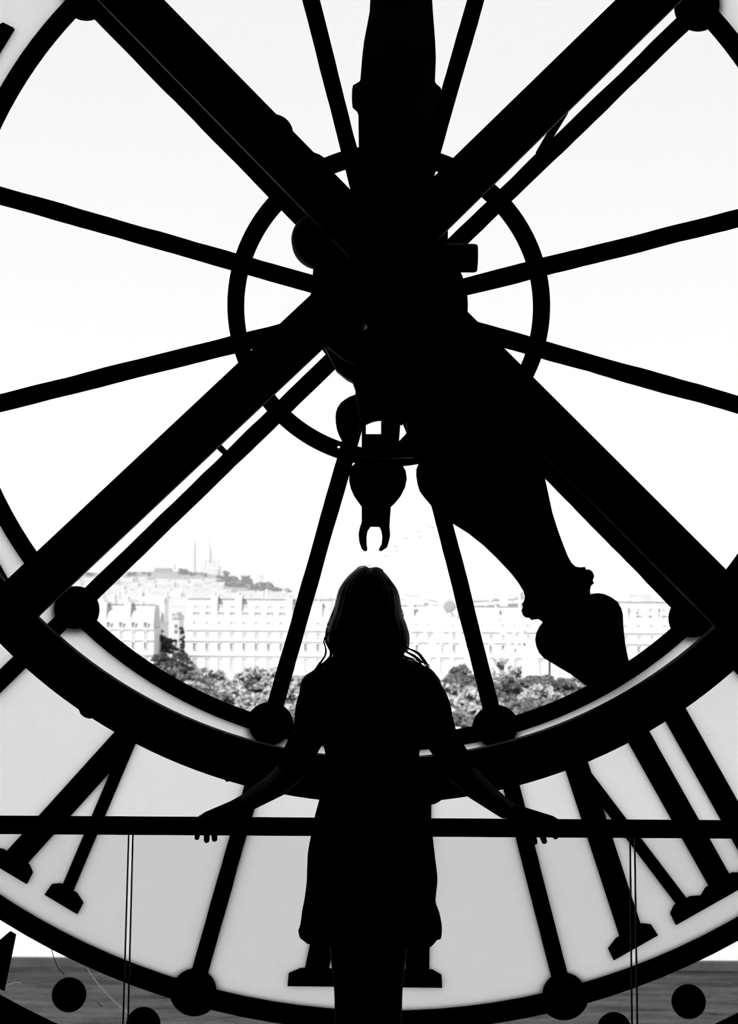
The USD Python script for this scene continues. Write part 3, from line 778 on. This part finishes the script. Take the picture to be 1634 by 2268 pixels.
def facade(name, label, cat_, px0, px1, pitch, first, chim, Y=YB, roof_top=1331, rows=((1404, 1417, 4.0), (1427, 1441, 5.0), (1460, 1486, 5.0)), dormers=True, cornice=(1396, 1420, 1452.5), depth=16.0, seed=1):
    rg = np.random.default_rng(seed)
    x0, x1 = xpx(px0, Y), xpx(px1, Y)
    b = thing(name, label, cat_)
    zc = zpx(cornice[0], Y)
    wall = obj('wall', bx(x0, x1, Y, Y + depth, GZ, zc), 'stone', b)
    for c_ in cornice:
        z = zpx(c_, Y)
        obj('cornice', cat(bx(x0 - 0.15, x1 + 0.15, Y - 0.55, Y + 0.1, z - 0.25, z + 0.2), bx(x0, x1, Y - 0.3, Y + 0.1, z - 0.55, z - 0.25)), 'stone_trim', b)
    zt_ = zpx(roof_top, Y)
    # mansard roof: steep lower slope, flat cap
    pr = Polygon([(Y + 0.2, zc + 0.15), (Y + depth - 0.2, zc + 0.15), (Y + depth - 4, zt_), (Y + 4.5, zt_), (Y + 1.9, zt_ - 2.2)])
    e = ext(pr, x0 + 0.2, x1 - 0.2); v = np.array(e.vertices)
    roof = obj('roof', tm(np.stack([v[:, 1], v[:, 0], v[:, 2]], 1), np.array(e.faces)[:, ::-1]), 'zinc', b)
    obj('roof_ridge', bx(x0 + 0.2, x1 - 0.2, Y + 4.3, Y + 4.8, zt_ - 0.1, zt_ + 0.35), 'dark_slate', roof)
    n = int((px1 - first) / pitch) + 1
    for i_ in range(n):
        cx_ = xpx(first + i_ * pitch, Y)
        if cx_ > x1 - 1.2:
            break
        for ri_, (t0, t1, w) in enumerate(rows):
            w_ = w * PIX(Y)
            za, zb_ = zpx(t1, Y), zpx(t0, Y)
            fr = cat(bx(cx_ - w_ / 2 - 0.22, cx_ - w_ / 2, Y - 0.28, Y + 0.02, za, zb_), bx(cx_ + w_ / 2, cx_ + w_ / 2 + 0.22, Y - 0.28, Y + 0.02, za, zb_),
                     bx(cx_ - w_ / 2 - 0.35, cx_ + w_ / 2 + 0.35, Y - 0.42, Y + 0.02, zb_, zb_ + 0.3), bx(cx_ - w_ / 2 - 0.3, cx_ + w_ / 2 + 0.3, Y - 0.38, Y + 0.02, za - 0.2, za))
            wn = obj('window', fr, 'stone_trim', b)
            pz = bx(cx_ - w_ / 2, cx_ + w_ / 2, Y - 0.06, Y + 0.01, za, zb_)
            obj('pane', pz, 'pane_dark' if t0 in (1427, 1426, 1382) else 'pane_sky_pale', wn)
        if dormers:
            low_roof = roof_top > 1340
            w_ = 14.5 * PIX(Y)
            za, zb_ = zpx(1396, Y), zpx(1381, Y)
            arch = sbox(cx_ - w_ / 2, za, cx_ + w_ / 2, zb_).union(affinity.scale(Point(cx_, zb_).buffer(w_ / 2), 1, 0.55))
            hole_ = sbox(cx_ - w_ * 0.24, za + 0.3, cx_ + w_ * 0.24, zb_ + 0.1)
            dm = obj('dormer', ext(arch.difference(hole_), Y + 0.3, Y + 2.2), 'stone', b)
            obj('pane', bx(cx_ - w_ * 0.24, cx_ + w_ * 0.24, Y + 0.75, Y + 0.9, za + 0.3, zb_ + 0.1), 'white_paint', dm)
            if low_roof:
                continue
            w2 = 8.5 * PIX(Y); za, zb_ = zpx(1371, Y), zpx(1359, Y)
            d2 = obj('roof_window', cat(bx(cx_ - w2 / 2 - .25, cx_ - w2 / 2, Y + 1.0, Y + 2.8, za, zb_), bx(cx_ + w2 / 2, cx_ + w2 / 2 + .25, Y + 1.0, Y + 2.8, za, zb_), bx(cx_ - w2 / 2 - .4, cx_ + w2 / 2 + .4, Y + 0.85, Y + 2.9, zb_, zb_ + .3), bx(cx_ - w2 / 2 - .25, cx_ + w2 / 2 + .25, Y + 1.0, Y + 2.9, za - .2, za)), 'stone_trim', b)
            obj('pane', bx(cx_ - w2 / 2, cx_ + w2 / 2, Y + 1.9, Y + 2.1, za, zb_), 'pane_dark', d2)
            w3 = 5.5 * PIX(Y); za, zb_ = zpx(1351, Y), zpx(1345, Y)
            d3 = obj('roof_window', cat(bx(cx_ - w3 / 2 - .3, cx_ + w3 / 2 + .3, Y + 1.6, Y + 3.2, zb_, zb_ + .35), bx(cx_ - w3 / 2 - .3, cx_ - w3 / 2, Y + 1.6, Y + 3.2, za, zb_), bx(cx_ + w3 / 2, cx_ + w3 / 2 + .3, Y + 1.6, Y + 3.2, za, zb_)), 'stone_trim', b)
            obj('pane', bx(cx_ - w3 / 2, cx_ + w3 / 2, Y + 2.2, Y + 2.4, za, zb_), 'pane_dark', d3)
    for (cpx, wpx, top) in chim:
        cx_ = xpx(cpx, Y); w_ = wpx * PIX(Y); z1 = zpx(top, Y)
        st = obj('chimney', cat(bx(cx_ - w_ / 2, cx_ + w_ / 2, Y + 0.9, Y + 8.5, zc + 0.3, z1), bx(cx_ - w_ / 2 - 0.2, cx_ + w_ / 2 + 0.2, Y + 0.7, Y + 8.7, z1 - 0.5, z1)), 'chimney_brick', b)
        pots = [lathe([(0, 0), (0.22, 0), (0.17, 0.9), (0, 0.9)], [cx_, Y + 1.6 + 1.1 * t, z1], (0, 0, 1), 8) for t in range(6)]
        obj('chimney_pot', cat(*pots), 'chimney_brick', st, kind='stuff')
    return b


facade('palace_wing', 'pale stone palace wing with many dormers, directly left of the long haired head', 'building', 411, 735, 27.3, 431, [(473, 14, 1322), (527, 14, 1321), (640, 14, 1326), (706, 14, 1335)])
facade('palace_pavilion', 'pale stone corner pavilion with two broad chimneys, leftmost facade beside the iron rosette', 'building', 120, 341, 27.3, 186, [(227, 14, 1338), (281, 13, 1338), (160, 14, 1338)], roof_top=1345, dormers=False, rows=((1382, 1392, 7), (1402, 1415, 4.0), (1426, 1440, 5.0), (1460, 1486, 5.0)), seed=2)
facade('street_terrace', 'long pale stone terrace behind the ferris wheel with a tall chimney by the woman\'s hair', 'building', 742, 1215, 27.3, 923, [(910, 13, 1336), (1008, 12, 1345), (1100, 12, 1345), (1180, 12, 1340)], roof_top=1343, seed=3)
facade('corner_block', 'pale stone block with grey mansard roof at the far right beyond the hour hand', 'building', 1221, 1640, 29.0, 1240, [(1386, 12, 1338), (1404, 12, 1346), (1452, 13, 1338), (1510, 12, 1340), (1290, 12, 1340)], seed=4)
# lit house end standing back in the street gap
sb = thing('street_house', 'narrow white house set back in the street gap behind dark trees', 'building')
Yh = 452.0
x0, x1 = xpx(383, Yh), xpx(397, Yh)
obj('wall', bx(x0, x1, Yh, Yh + 12, GZ, zpx(1372, Yh)), 'stone', sb)
e = ext(Polygon([(x0 - .4, zpx(1373, Yh)), (x1 + .4, zpx(1373, Yh)), ((x0 + x1) / 2, zpx(1360, Yh))]), Yh - .4, Yh + 12.4)
obj('roof', e, 'zinc', sb)
for zz in (1390, 1402, 1430):
    obj('window', bx((x0 + x1) / 2 - .5, (x0 + x1) / 2 + .5, Yh - .1, Yh + .05, zpx(zz + 4, Yh), zpx(zz - 4, Yh)), 'pane_dark', sb)
# big slate roofed hall seen above the terrace
hl = thing('domed_hall', 'grey slate roofed hall rising above the terrace left of the hour hand', 'building')
Yh = 620.0
x0, x1 = xpx(1088, Yh), xpx(1170, Yh)
obj('wall', bx(x0 - 1, x1 + 1, Yh, Yh + 25, GZ, zpx(1341, Yh)), 'far_house', hl)
xm = xpx(1116, Yh)
obj('roof', ext(Polygon([(x0, zpx(1341.5, Yh)), (xm - 2.2, zpx(1341.5, Yh)), (xm - 2.2, zpx(1325, Yh)), (x0 + 3.5, zpx(1325, Yh))]), Yh + 1, Yh + 24), 'dark_slate', hl)
obj('roof', ext(Polygon([(xm + 2.0, zpx(1341.5, Yh)), (x1, zpx(1341.5, Yh)), (x1 - 3, zpx(1325, Yh)), (xm + 2.0, zpx(1325, Yh))]), Yh + 1, Yh + 24), 'dark_slate', hl)
obj('chimney', bx(xm - 2.0, xm + 1.8, Yh + 0.6, Yh + 20, zpx(1342, Yh), zpx(1321, Yh)), 'chimney_brick', hl)
dm = thing('slate_dome', 'dark slate dome just left of the hour hand, above the terrace', 'dome')
Yh = 668.0
c = U(1174, 1345, Yh)
obj('drum', lathe([(0, GZ - c[2]), (9, GZ - c[2]), (9, 0), (0, 0)], c, (0, 0, 1), 24), 'far_house', dm)
obj('shell', lathe([(9, 0), (8.6, 2.0), (7.0, 5.0), (4.2, 7.4), (1.2, 8.6), (0.8, 10.5), (0, 11.5)], c, (0, 0, 1), 24), 'dark_slate', dm, smooth=True)

# ------------------------------------------------------------------ ferris wheel
YW = 372.0
wc = U(993, 1342, YW)
RW = 177 * PIX(YW)
wheel = thing('ferris_wheel', 'tall white ferris wheel with a grey round hub standing behind the garden trees', 'ferris wheel')
obj('hub', lathe([(0, -0.9), (1.2, -0.9), (1.72, -0.7), (1.72, 0.7), (1.2, 0.9), (0, 0.9)], wc + np.array([0, -2.9, 0]), n=32), 'grey_paint', wheel)
for s in (-1.1, 1.1):
    for rr, w in ((RW - 0.6, 0.3), (RW - 2.4, 0.24)):
        obj('rim', ext(annulus(rr - w / 2, rr + w / 2, wc[[0, 2]], 120), wc[1] + s - 0.12, wc[1] + s + 0.12), 'white_paint', wheel)
for kk in range(24):
    a = math.radians(kk * 15 + 4)
    d = np.array([math.cos(a), 0, math.sin(a)]); t_ = np.array([-math.sin(a), 0, math.cos(a)])
    parts = []
    for s in (-1.1, 1.1):
        for o in (-0.28, 0.28):
            parts.append(bar(wc + d * 1.5 + [0, s, 0] + t_ * o * 0.5, wc + d * (RW - 0.6) + [0, s, 0] + t_ * o, 0.10))
        for q_ in range(12):
            r0_, r1_ = 2 + q_ * (RW - 3) / 12, 2 + (q_ + 1) * (RW - 3) / 12
            sg = 0.28 if q_ % 2 else -0.28
            parts.append(bar(wc + d * r0_ + [0, s, 0] + t_ * sg, wc + d * r1_ + [0, s, 0] - t_ * sg, 0.07))
    obj('spoke', cat(*parts), 'white_paint', wheel)
for kk in range(36):
    a = math.radians(kk * 10 + 2)
    g0 = wc + np.array([math.cos(a), 0, math.sin(a)]) * RW
    gd = obj('gondola', cat(lathe([(0, -1.9), (0.55, -1.8), (0.8, -1.3), (0.78, -0.95), (0, -0.95)], g0, (0, 0, 1), 10), rod(g0 + [0.6, 0, -1.0], g0 + [0.1, 0, 0], 0.05, 6), rod(g0 + [-0.6, 0, -1.0], g0 + [-0.1, 0, 0], 0.05, 6)), 'white_paint', wheel)
    obj('canopy', lathe([(0.85, -0.12), (0.4, 0.1), (0, 0.16), (0, -0.12)], g0, (0, 0, 1), 10), 'grey_paint', gd)
for sx in (-1, 1):
    for sy in (-3.2, 3.2):
        top = wc + np.array([0, sy * 0.5, 0]); bot = np.array([wc[0] + sx * 9.5, wc[1] + sy, GZ])
        obj('leg', bar(top, bot, 0.7, 0.7, up=(0, 1, 0)), 'white_paint', wheel)
obj('platform', bx(wc[0] - 13, wc[0] + 13, wc[1] - 5, wc[1] + 5, GZ, GZ + 1.4), 'white_paint', wheel)
# white fairground ride frame showing among the trees
ride = thing('fair_ride', 'white slanted fairground ride struts among the trees right of the bar', 'ride')
Yr = 335.0
for (p0, p1) in (((1072, 1448), (1101, 1484)), ((1120, 1478), (1162, 1425)), ((1138, 1412), (1162, 1425)), ((1162, 1425), (1162, 1500)), ((1101, 1484), (1101, 1510)), ((1120, 1478), (1120, 1510))):
    obj('strut', bar(U(*p0, Yr), U(*p1, Yr), 0.7, 0.5, up=(0, 1, 0)), 'white_paint', ride)
obj('booth', bx(xpx(1160, Yr), xpx(1190, Yr), Yr, Yr + 3, GZ, zpx(1424, Yr)), 'white_paint', ride)
obj('base', bx(xpx(1095, Yr), xpx(1165, Yr), Yr + 0.1, Yr + 3, GZ, GZ + 0.8), 'white_paint', ride)

# ------------------------------------------------------------------ garden trees
def crown(seed, h, w, n_blob, n_leaf, leaf, low=0.3):
    """A crown of many leaf sprays around added dark cores that block light: h high, w wide, its base at z = 0."""
    rg = np.random.default_rng(seed)
    V, F, n = [], [], 0
    core = []
    for b_ in range(n_blob):
        t = (b_ + rg.uniform(0, 1)) / n_blob
        zc_ = h * (low + (0.86 - low) * t)
        rr = w / 2 * math.sqrt(rg.uniform(0, 1)) * (1.0 - 0.65 * max(0, t - 0.35))
        an = rg.uniform(0, 2 * np.pi)
        c_ = np.array([rr * math.cos(an), rr * math.sin(an), zc_])
        rad_ = w * rg.uniform(0.13, 0.24)
        m_ = int(n_leaf / n_blob)
        d = rg.normal(size=(m_, 3)); d /= np.linalg.norm(d, axis=1, keepdims=True); d[:, 2] = np.abs(d[:, 2]) * 0.9 - 0.25
        p = c_ + d * rad_ * rg.uniform(0.75, 1.1, (m_, 1)) * [1, 1, 0.8]
        a_ = rg.normal(size=(m_, 3)) + d * 0.4; a_ /= np.linalg.norm(a_, axis=1, keepdims=True)
        bb = np.cross(a_, rg.normal(size=(m_, 3))); bb /= np.linalg.norm(bb, axis=1, keepdims=True)
        s_ = leaf * rg.uniform(0.6, 1.4, (m_, 1))
        quad = np.stack([p - a_ * s_, p + bb * s_ * 0.6, p + a_ * s_, p - bb * s_ * 0.6], 1)
        V.append(quad.reshape(-1, 3)); idx = n + np.arange(m_)[:, None] * 4
        F += [np.hstack([idx, idx + 1, idx + 2]), np.hstack([idx, idx + 2, idx + 3])]; n += 4 * m_
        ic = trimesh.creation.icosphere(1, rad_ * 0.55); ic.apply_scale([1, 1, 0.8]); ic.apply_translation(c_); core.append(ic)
    return tm(np.vstack(V), np.vstack(F)), cat(*core)


def tree(name, label, loc, seed, h, w, mat, group=None, blobs=26, leaves=1700, leaf=0.42, low=0.3, scale=None):
    t = thing(name, label, 'tree', loc, scale=scale, group=group)
    lv, core = crown(seed, h, w, blobs, leaves, leaf, low)
    c_ = obj('crown', lv, mat, t)
    obj('boughs', core, 'crown_core_dark', c_, smooth=True)  # added dark core inside the crown, blocks light between the leaves
    tr_ = tubes([[(0, 0, -0.2), (0.05, 0.02, h * 0.25), (0.1, -0.05, h * 0.6)], [(0.05, 0, h * 0.3), (w * 0.2, 0.3, h * 0.6)], [(0.05, 0, h * 0.35), (-w * 0.2, -0.2, h * 0.62)]], [np.array([0.35, 0.28, 0.12]), np.array([0.16, 0.06]), np.array([0.16, 0.06])], 7)
    obj('trunk', tr_, 'bark', t)
    return t


rt = np.random.default_rng(11)
LB = {'light': ('pale leafed round garden tree in the grove below the palace', 'pale trees of the garden grove'),
      'dark': ('dark leafed round garden tree in the grove below the palace', 'dark trees of the garden grove')}
protos = {'light': [], 'dark': []}
count = 0
for row, Yt in enumerate((222, 237, 253, 270, 288, 306, 322)):
    sp_ = 8.8
    xs = np.arange(-0.27 * Yt, 0.25 * Yt, sp_)
    for xi, x in enumerate(xs):
        x = x + rt.uniform(-2.2, 2.2); y = Yt + rt.uniform(-4, 4)
        kind = 'dark' if rt.uniform() < 0.38 else 'light'
        hgt = rt.uniform(0.82, 1.12) * (1.0 if row < 5 else 0.93)
        if abs(x - wc[0]) < 14 and y > 330:
            continue
        loc = (x, y, GZ)
        i_ = count % 4
        pl_ = protos[kind]
        if len(pl_) < 4:
            lab, grp = LB[kind]
            pl_.append(tree('garden_tree', lab, loc, 100 + count, 11.0, 8.4, 'leaf_' + kind, grp))
        else:
            dup(pl_[i_], loc, rt.uniform(0, 360), (rt.uniform(.9, 1.15), rt.uniform(.9, 1.15), hgt))
        count += 1
# taller single trees that stand up against the facades
for (px, top, Yt, kind, lab) in ((1018, 1462, 318, 'dark', 'dark tall garden tree just left of the right hand glazing bar'), (1112, 1447, 352, 'light', 'grey tall tree under the fair ride struts'), (1150, 1462, 345, 'light', 'pale tree beside the white ride booth'),
                                 (1173, 1484, 322, 'dark', 'dark tree in front of the white ride booth'), (606, 1470, 322, 'light', 'pale tall garden tree by the left hand glazing bar'), (1232, 1490, 315, 'dark', 'dark tree below the spade of the hour hand'),
                                 (1440, 1415, 405, 'dark', 'dark street tree before the corner block at the far right'), (430, 1484, 322, 'dark', 'dark tree at the corner of the palace wing')):
    b = U(px, 1500, Yt); h = zpx(top, Yt) - GZ
    tree('single_tree', lab, (b[0], b[1], GZ), 300 + px, h, min(8.0, h * 0.62) if px != 1440 else 4.0, 'leaf_' + kind, low=0.12, blobs=40, leaves=2600)
for k_, (px, top, Yt, lab) in enumerate(((350, 1386, 441, 'tall dark tree hard against the pavilion in the street gap'), (362, 1398, 434, 'dark tree in the middle of the street gap'), (374, 1404, 437, 'dark tree just left of the narrow white house'), (404, 1376, 436, 'dark tree between the narrow white house and the palace wing'),
                                         (354, 1440, 416, 'low dark shrubby tree at the foot of the pavilion'), (372, 1450, 414, 'low dark tree in front of the street gap'), (392, 1464, 412, 'low tree at the foot of the narrow white house'), (405, 1440, 414, 'low dark tree at the foot of the palace wing'))):
    b = U(px, 1500, Yt); h = zpx(top, Yt) - GZ
    tree('street_tree', lab, (b[0], b[1], GZ), 500 + k_, h, 6.2 if px != 404 else 3.0, 'leaf_ivy_shade', blobs=20, leaves=1500, low=0.12)

# ------------------------------------------------------------------ houses of the city behind, up the hill
def house(label, loc, seed, w, d, h, group, rot=0):
    t = thing('far_house', label, 'house', loc, rot, group=group)
    rg = np.random.default_rng(seed)
    obj('wall', bx(-w / 2, w / 2, -d / 2, d / 2, -12, h), 'far_house', t)
    pr = Polygon([(-d / 2, h), (d / 2, h), (d / 2 - 2.2, h + 3.4), (0, h + 4.8), (-d / 2 + 2.2, h + 3.4)])
    e = ext(pr, -w / 2, w / 2); v = np.array(e.vertices)
    obj('roof', tm(np.stack([v[:, 1], v[:, 0], v[:, 2]], 1), np.array(e.faces)[:, ::-1]), 'far_roof', t)
    obj('chimney', cat(*[bx(sx * w / 2 - 0.6, sx * w / 2 + 0.6, -3, 3, h, h + 6.6) for sx in (-1, 1)]), 'chimney_brick', t)
    wi = []
    for r in range(int(h / 3.4)):
        for c_ in range(int(w / 3.2)):
            xx = -w / 2 + 1.7 + c_ * 3.2
            wi.append(bx(xx - 0.5, xx + 0.5, -d / 2 - 0.08, -d / 2 + 0.02, 1 + r * 3.4, 2.9 + r * 3.4))
    obj('window', cat(*wi), 'pane_dark', t, kind='stuff')
    return t


rh = np.random.default_rng(21)
HG = {'roofs': ('pale apartment house among the hazy roofs behind the long facades', 'roofs of the hazy city'), 'hill': ('pale apartment house on the slope below the church', 'houses on the hillside')}
hp = {'roofs': [], 'hill': []}
spots = []
for Yt in (520, 600, 700, 820, 960, 1120, 1300):
    for x in np.arange(-0.30 * Yt, 0.30 * Yt, max(26, 0.034 * Yt)):
        spots.append(('roofs', x + rh.uniform(-3, 3), Yt + rh.uniform(-25, 25)))
for Yt in (1450, 1560, 1670, 1780, 1890, 2000, 2110, 2220, 2330, 2440, 2550, 2640):
    for x in np.arange(-0.235 * Yt, (-0.035 if Yt < 2300 else -0.10) * Yt, 34.0):
        spots.append(('hill', x + rh.uniform(-3, 3), Yt + rh.uniform(-30, 30)))
for n_, (kd, x, y) in enumerate(spots):
    z = float(hillz(np.array(x), np.array(y))) if y > 1400 else GZ
    if kd == 'roofs' and abs(x - xpx(1130, y)) < 0.03 * y and y < 660:
        continue
    if kd == 'roofs':
        w, d, h = [(15, 12, 15), (17, 13, 17), (13, 12, 19), (16, 14, 16)][n_ % 4]
    else:
        w, d, h = [(20, 14, 12), (23, 14, 13), (18, 12, 15), (24, 14, 12)][n_ % 4]
    if len(hp[kd]) < 4:
        hp[kd].append(house(HG[kd][0], (x, y, z), 900 + n_, w, d, h, HG[kd][1], rh.uniform(-8, 8)))
    else:
        dup(hp[kd][n_ % 4], (x, y, z), rh.uniform(-8, 8), (rh.uniform(.85, 1.15), 1, rh.uniform(.85, 1.12)))

# trees along the ridge
ht = []
tops = [(-60, 1268, 20), (20, 1268, 20), (110, 1268, 20), (196, 1266, 13), (206, 1268, 12), (286, 1266, 10), (296, 1266, 13), (318, 1266, 9), (330, 1267, 11), (404, 1258, 18), (414, 1262, 12), (424, 1266, 12), (432, 1268, 9), (446, 1268, 10), (455, 1269, 9), (484, 1279, 13), (492, 1275, 16), (500, 1263, 17), (508, 1275, 16), (518, 1274, 14), (498, 1288, 16), (508, 1292, 14),
        (524, 1284, 10), (538, 1274, 13), (546, 1273, 15), (551, 1278, 12), (570, 1290, 10), (580, 1288, 13), (590, 1287, 15), (598, 1290, 14), (590, 1298, 12), (606, 1300, 12), (614, 1300, 14), (624, 1302, 13), (632, 1302, 14), (640, 1306, 12), (650, 1312, 10)]
tops2 = [(488, 1284, 14), (504, 1280, 18), (520, 1288, 16), (538, 1290, 14), (556, 1294, 13), (570, 1298, 13), (584, 1299, 16), (600, 1301, 16), (616, 1305, 16), (632, 1308, 16), (646, 1313, 12)]
for n_, (px, top, w) in enumerate(tops + tops2):
    Yt = (2930.0 if n_ < len(tops) else 2780.0) + 25 * math.sin(n_ * 2.1)
    b = U(px, top, Yt)
    z0 = float(hillz(np.array(b[0]), np.array(Yt))) - 3
    h = max(b[2] - z0, 8.0)
    lab, grp = 'hazy dark tree clump along the ridge of the far hill', 'trees on the ridge of the far hill'
    if n_ < 3:
        ht.append((tree('hill_tree', lab, (b[0], Yt, z0), 700 + n_, 20.0, 20.0, 'leaf_hill', grp, blobs=18, leaves=700, leaf=1.2, low=0.15, scale=(w / 14, w / 16, h / 20)), 20.0))
    else:
        dup(ht[n_ % 3][0], (b[0], Yt, z0), n_ * 57.0, (w / 14, w / 16, h / 20))

# ------------------------------------------------------------------ the white church on the hill
Yc = 2990.0
ch = thing('hill_church', 'hazy white domed church with tall towers on top of the far hill', 'church')


def cpx(px, py):
    return U(px, py, Yc)


zb0 = float(hillz(np.array(cpx(440, 1270)[0]), np.array(Yc))) - 6


def tower(px, base, r, segs, name, mat='church_stone', n=16):
    c_ = cpx(px, base)
    return obj(name, lathe([(0, zb0 - c_[2])] + [(r, zb0 - c_[2])] + segs + [(0, segs[-1][1])], c_, (0, 0, 1), n), mat, ch, smooth=30)


tower(429, 1262, 4.6, [(4.6, 40), (5.2, 40.5), (4.2, 42), (4.4, 54), (3.4, 58), (2.6, 62), (1.0, 70), (0.3, 76)], 'bell_tower')
tower(462, 1262, 6.0, [(6.0, 18), (7.2, 19), (6.8, 24), (6.2, 36), (5.0, 46), (3.4, 54), (1.6, 60), (1.8, 66), (1.2, 70), (0.3, 78)], 'great_dome')
for px, rr in ((453, 3.0), (472, 3.2), (482, 2.6)):
    tower(px, 1266, rr, [(rr, 16), (rr * 1.1, 16.5), (rr, 21), (rr * 0.75, 26), (rr * 0.35, 30), (0.2, 34)], 'small_dome')
a_, b_ = cpx(448, 1264), cpx(488, 1264)
obj('nave', cat(bx(a_[0], b_[0], Yc - 10, Yc + 14, zb0, a_[2] + 10), bx(a_[0] + 8, b_[0] - 4, Yc - 14, Yc - 10, zb0, a_[2] + 4)), 'church_stone', ch)
e = ext(Polygon([(a_[0], a_[2] + 10), (b_[0], a_[2] + 10), ((a_[0] + b_[0]) / 2, a_[2] + 17)]), Yc - 10, Yc + 14)
obj('roof', e, 'church_stone', ch)
# neighbouring buildings on the ridge
rg_ = thing('ridge_hall', 'long grey roofed building on the ridge left of the church', 'building')
a_, b_ = cpx(337, 1279), cpx(392, 1279)
obj('wall', bx(a_[0], b_[0], Yc - 6, Yc + 8, a_[2] - 30, cpx(340, 1270)[2]), 'far_house', rg_)
e = ext(Polygon([(a_[0] + 2, cpx(340, 1280)[2]), (b_[0] - 10, cpx(340, 1280)[2]), (b_[0] - 12, cpx(340, 1258)[2]), (a_[0] + 6, cpx(340, 1258)[2])]), Yc - 7, Yc + 7)
obj('roof', e, 'dark_slate', rg_)
obj('spire', lathe([(0, 0), (1.2, 0), (1.0, 10), (0.3, 14), (0, 14)], cpx(387, 1262), (0, 0, 1), 8), 'dark_slate', rg_)
wt = thing('ridge_tower', 'small square tower on the right shoulder of the far hill', 'tower')
a_, b_ = cpx(573, 1290), cpx(582, 1290)
obj('wall', bx(a_[0], b_[0], Yc, Yc + 9, a_[2] - 30, cpx(575, 1276)[2]), 'church_stone', wt)
obj('parapet', bx(a_[0] - 0.8, b_[0] + 0.8, Yc - 0.8, Yc + 9.8, cpx(575, 1276)[2], cpx(575, 1274)[2]), 'church_stone', wt)

# ------------------------------------------------------------------ haze over the far city
obj('haze', bx(-1600, 1600, 480, 3650, -75, 260), 'haze', label='pale daylight haze over the far city and hill', cat='haze', kind='stuff')
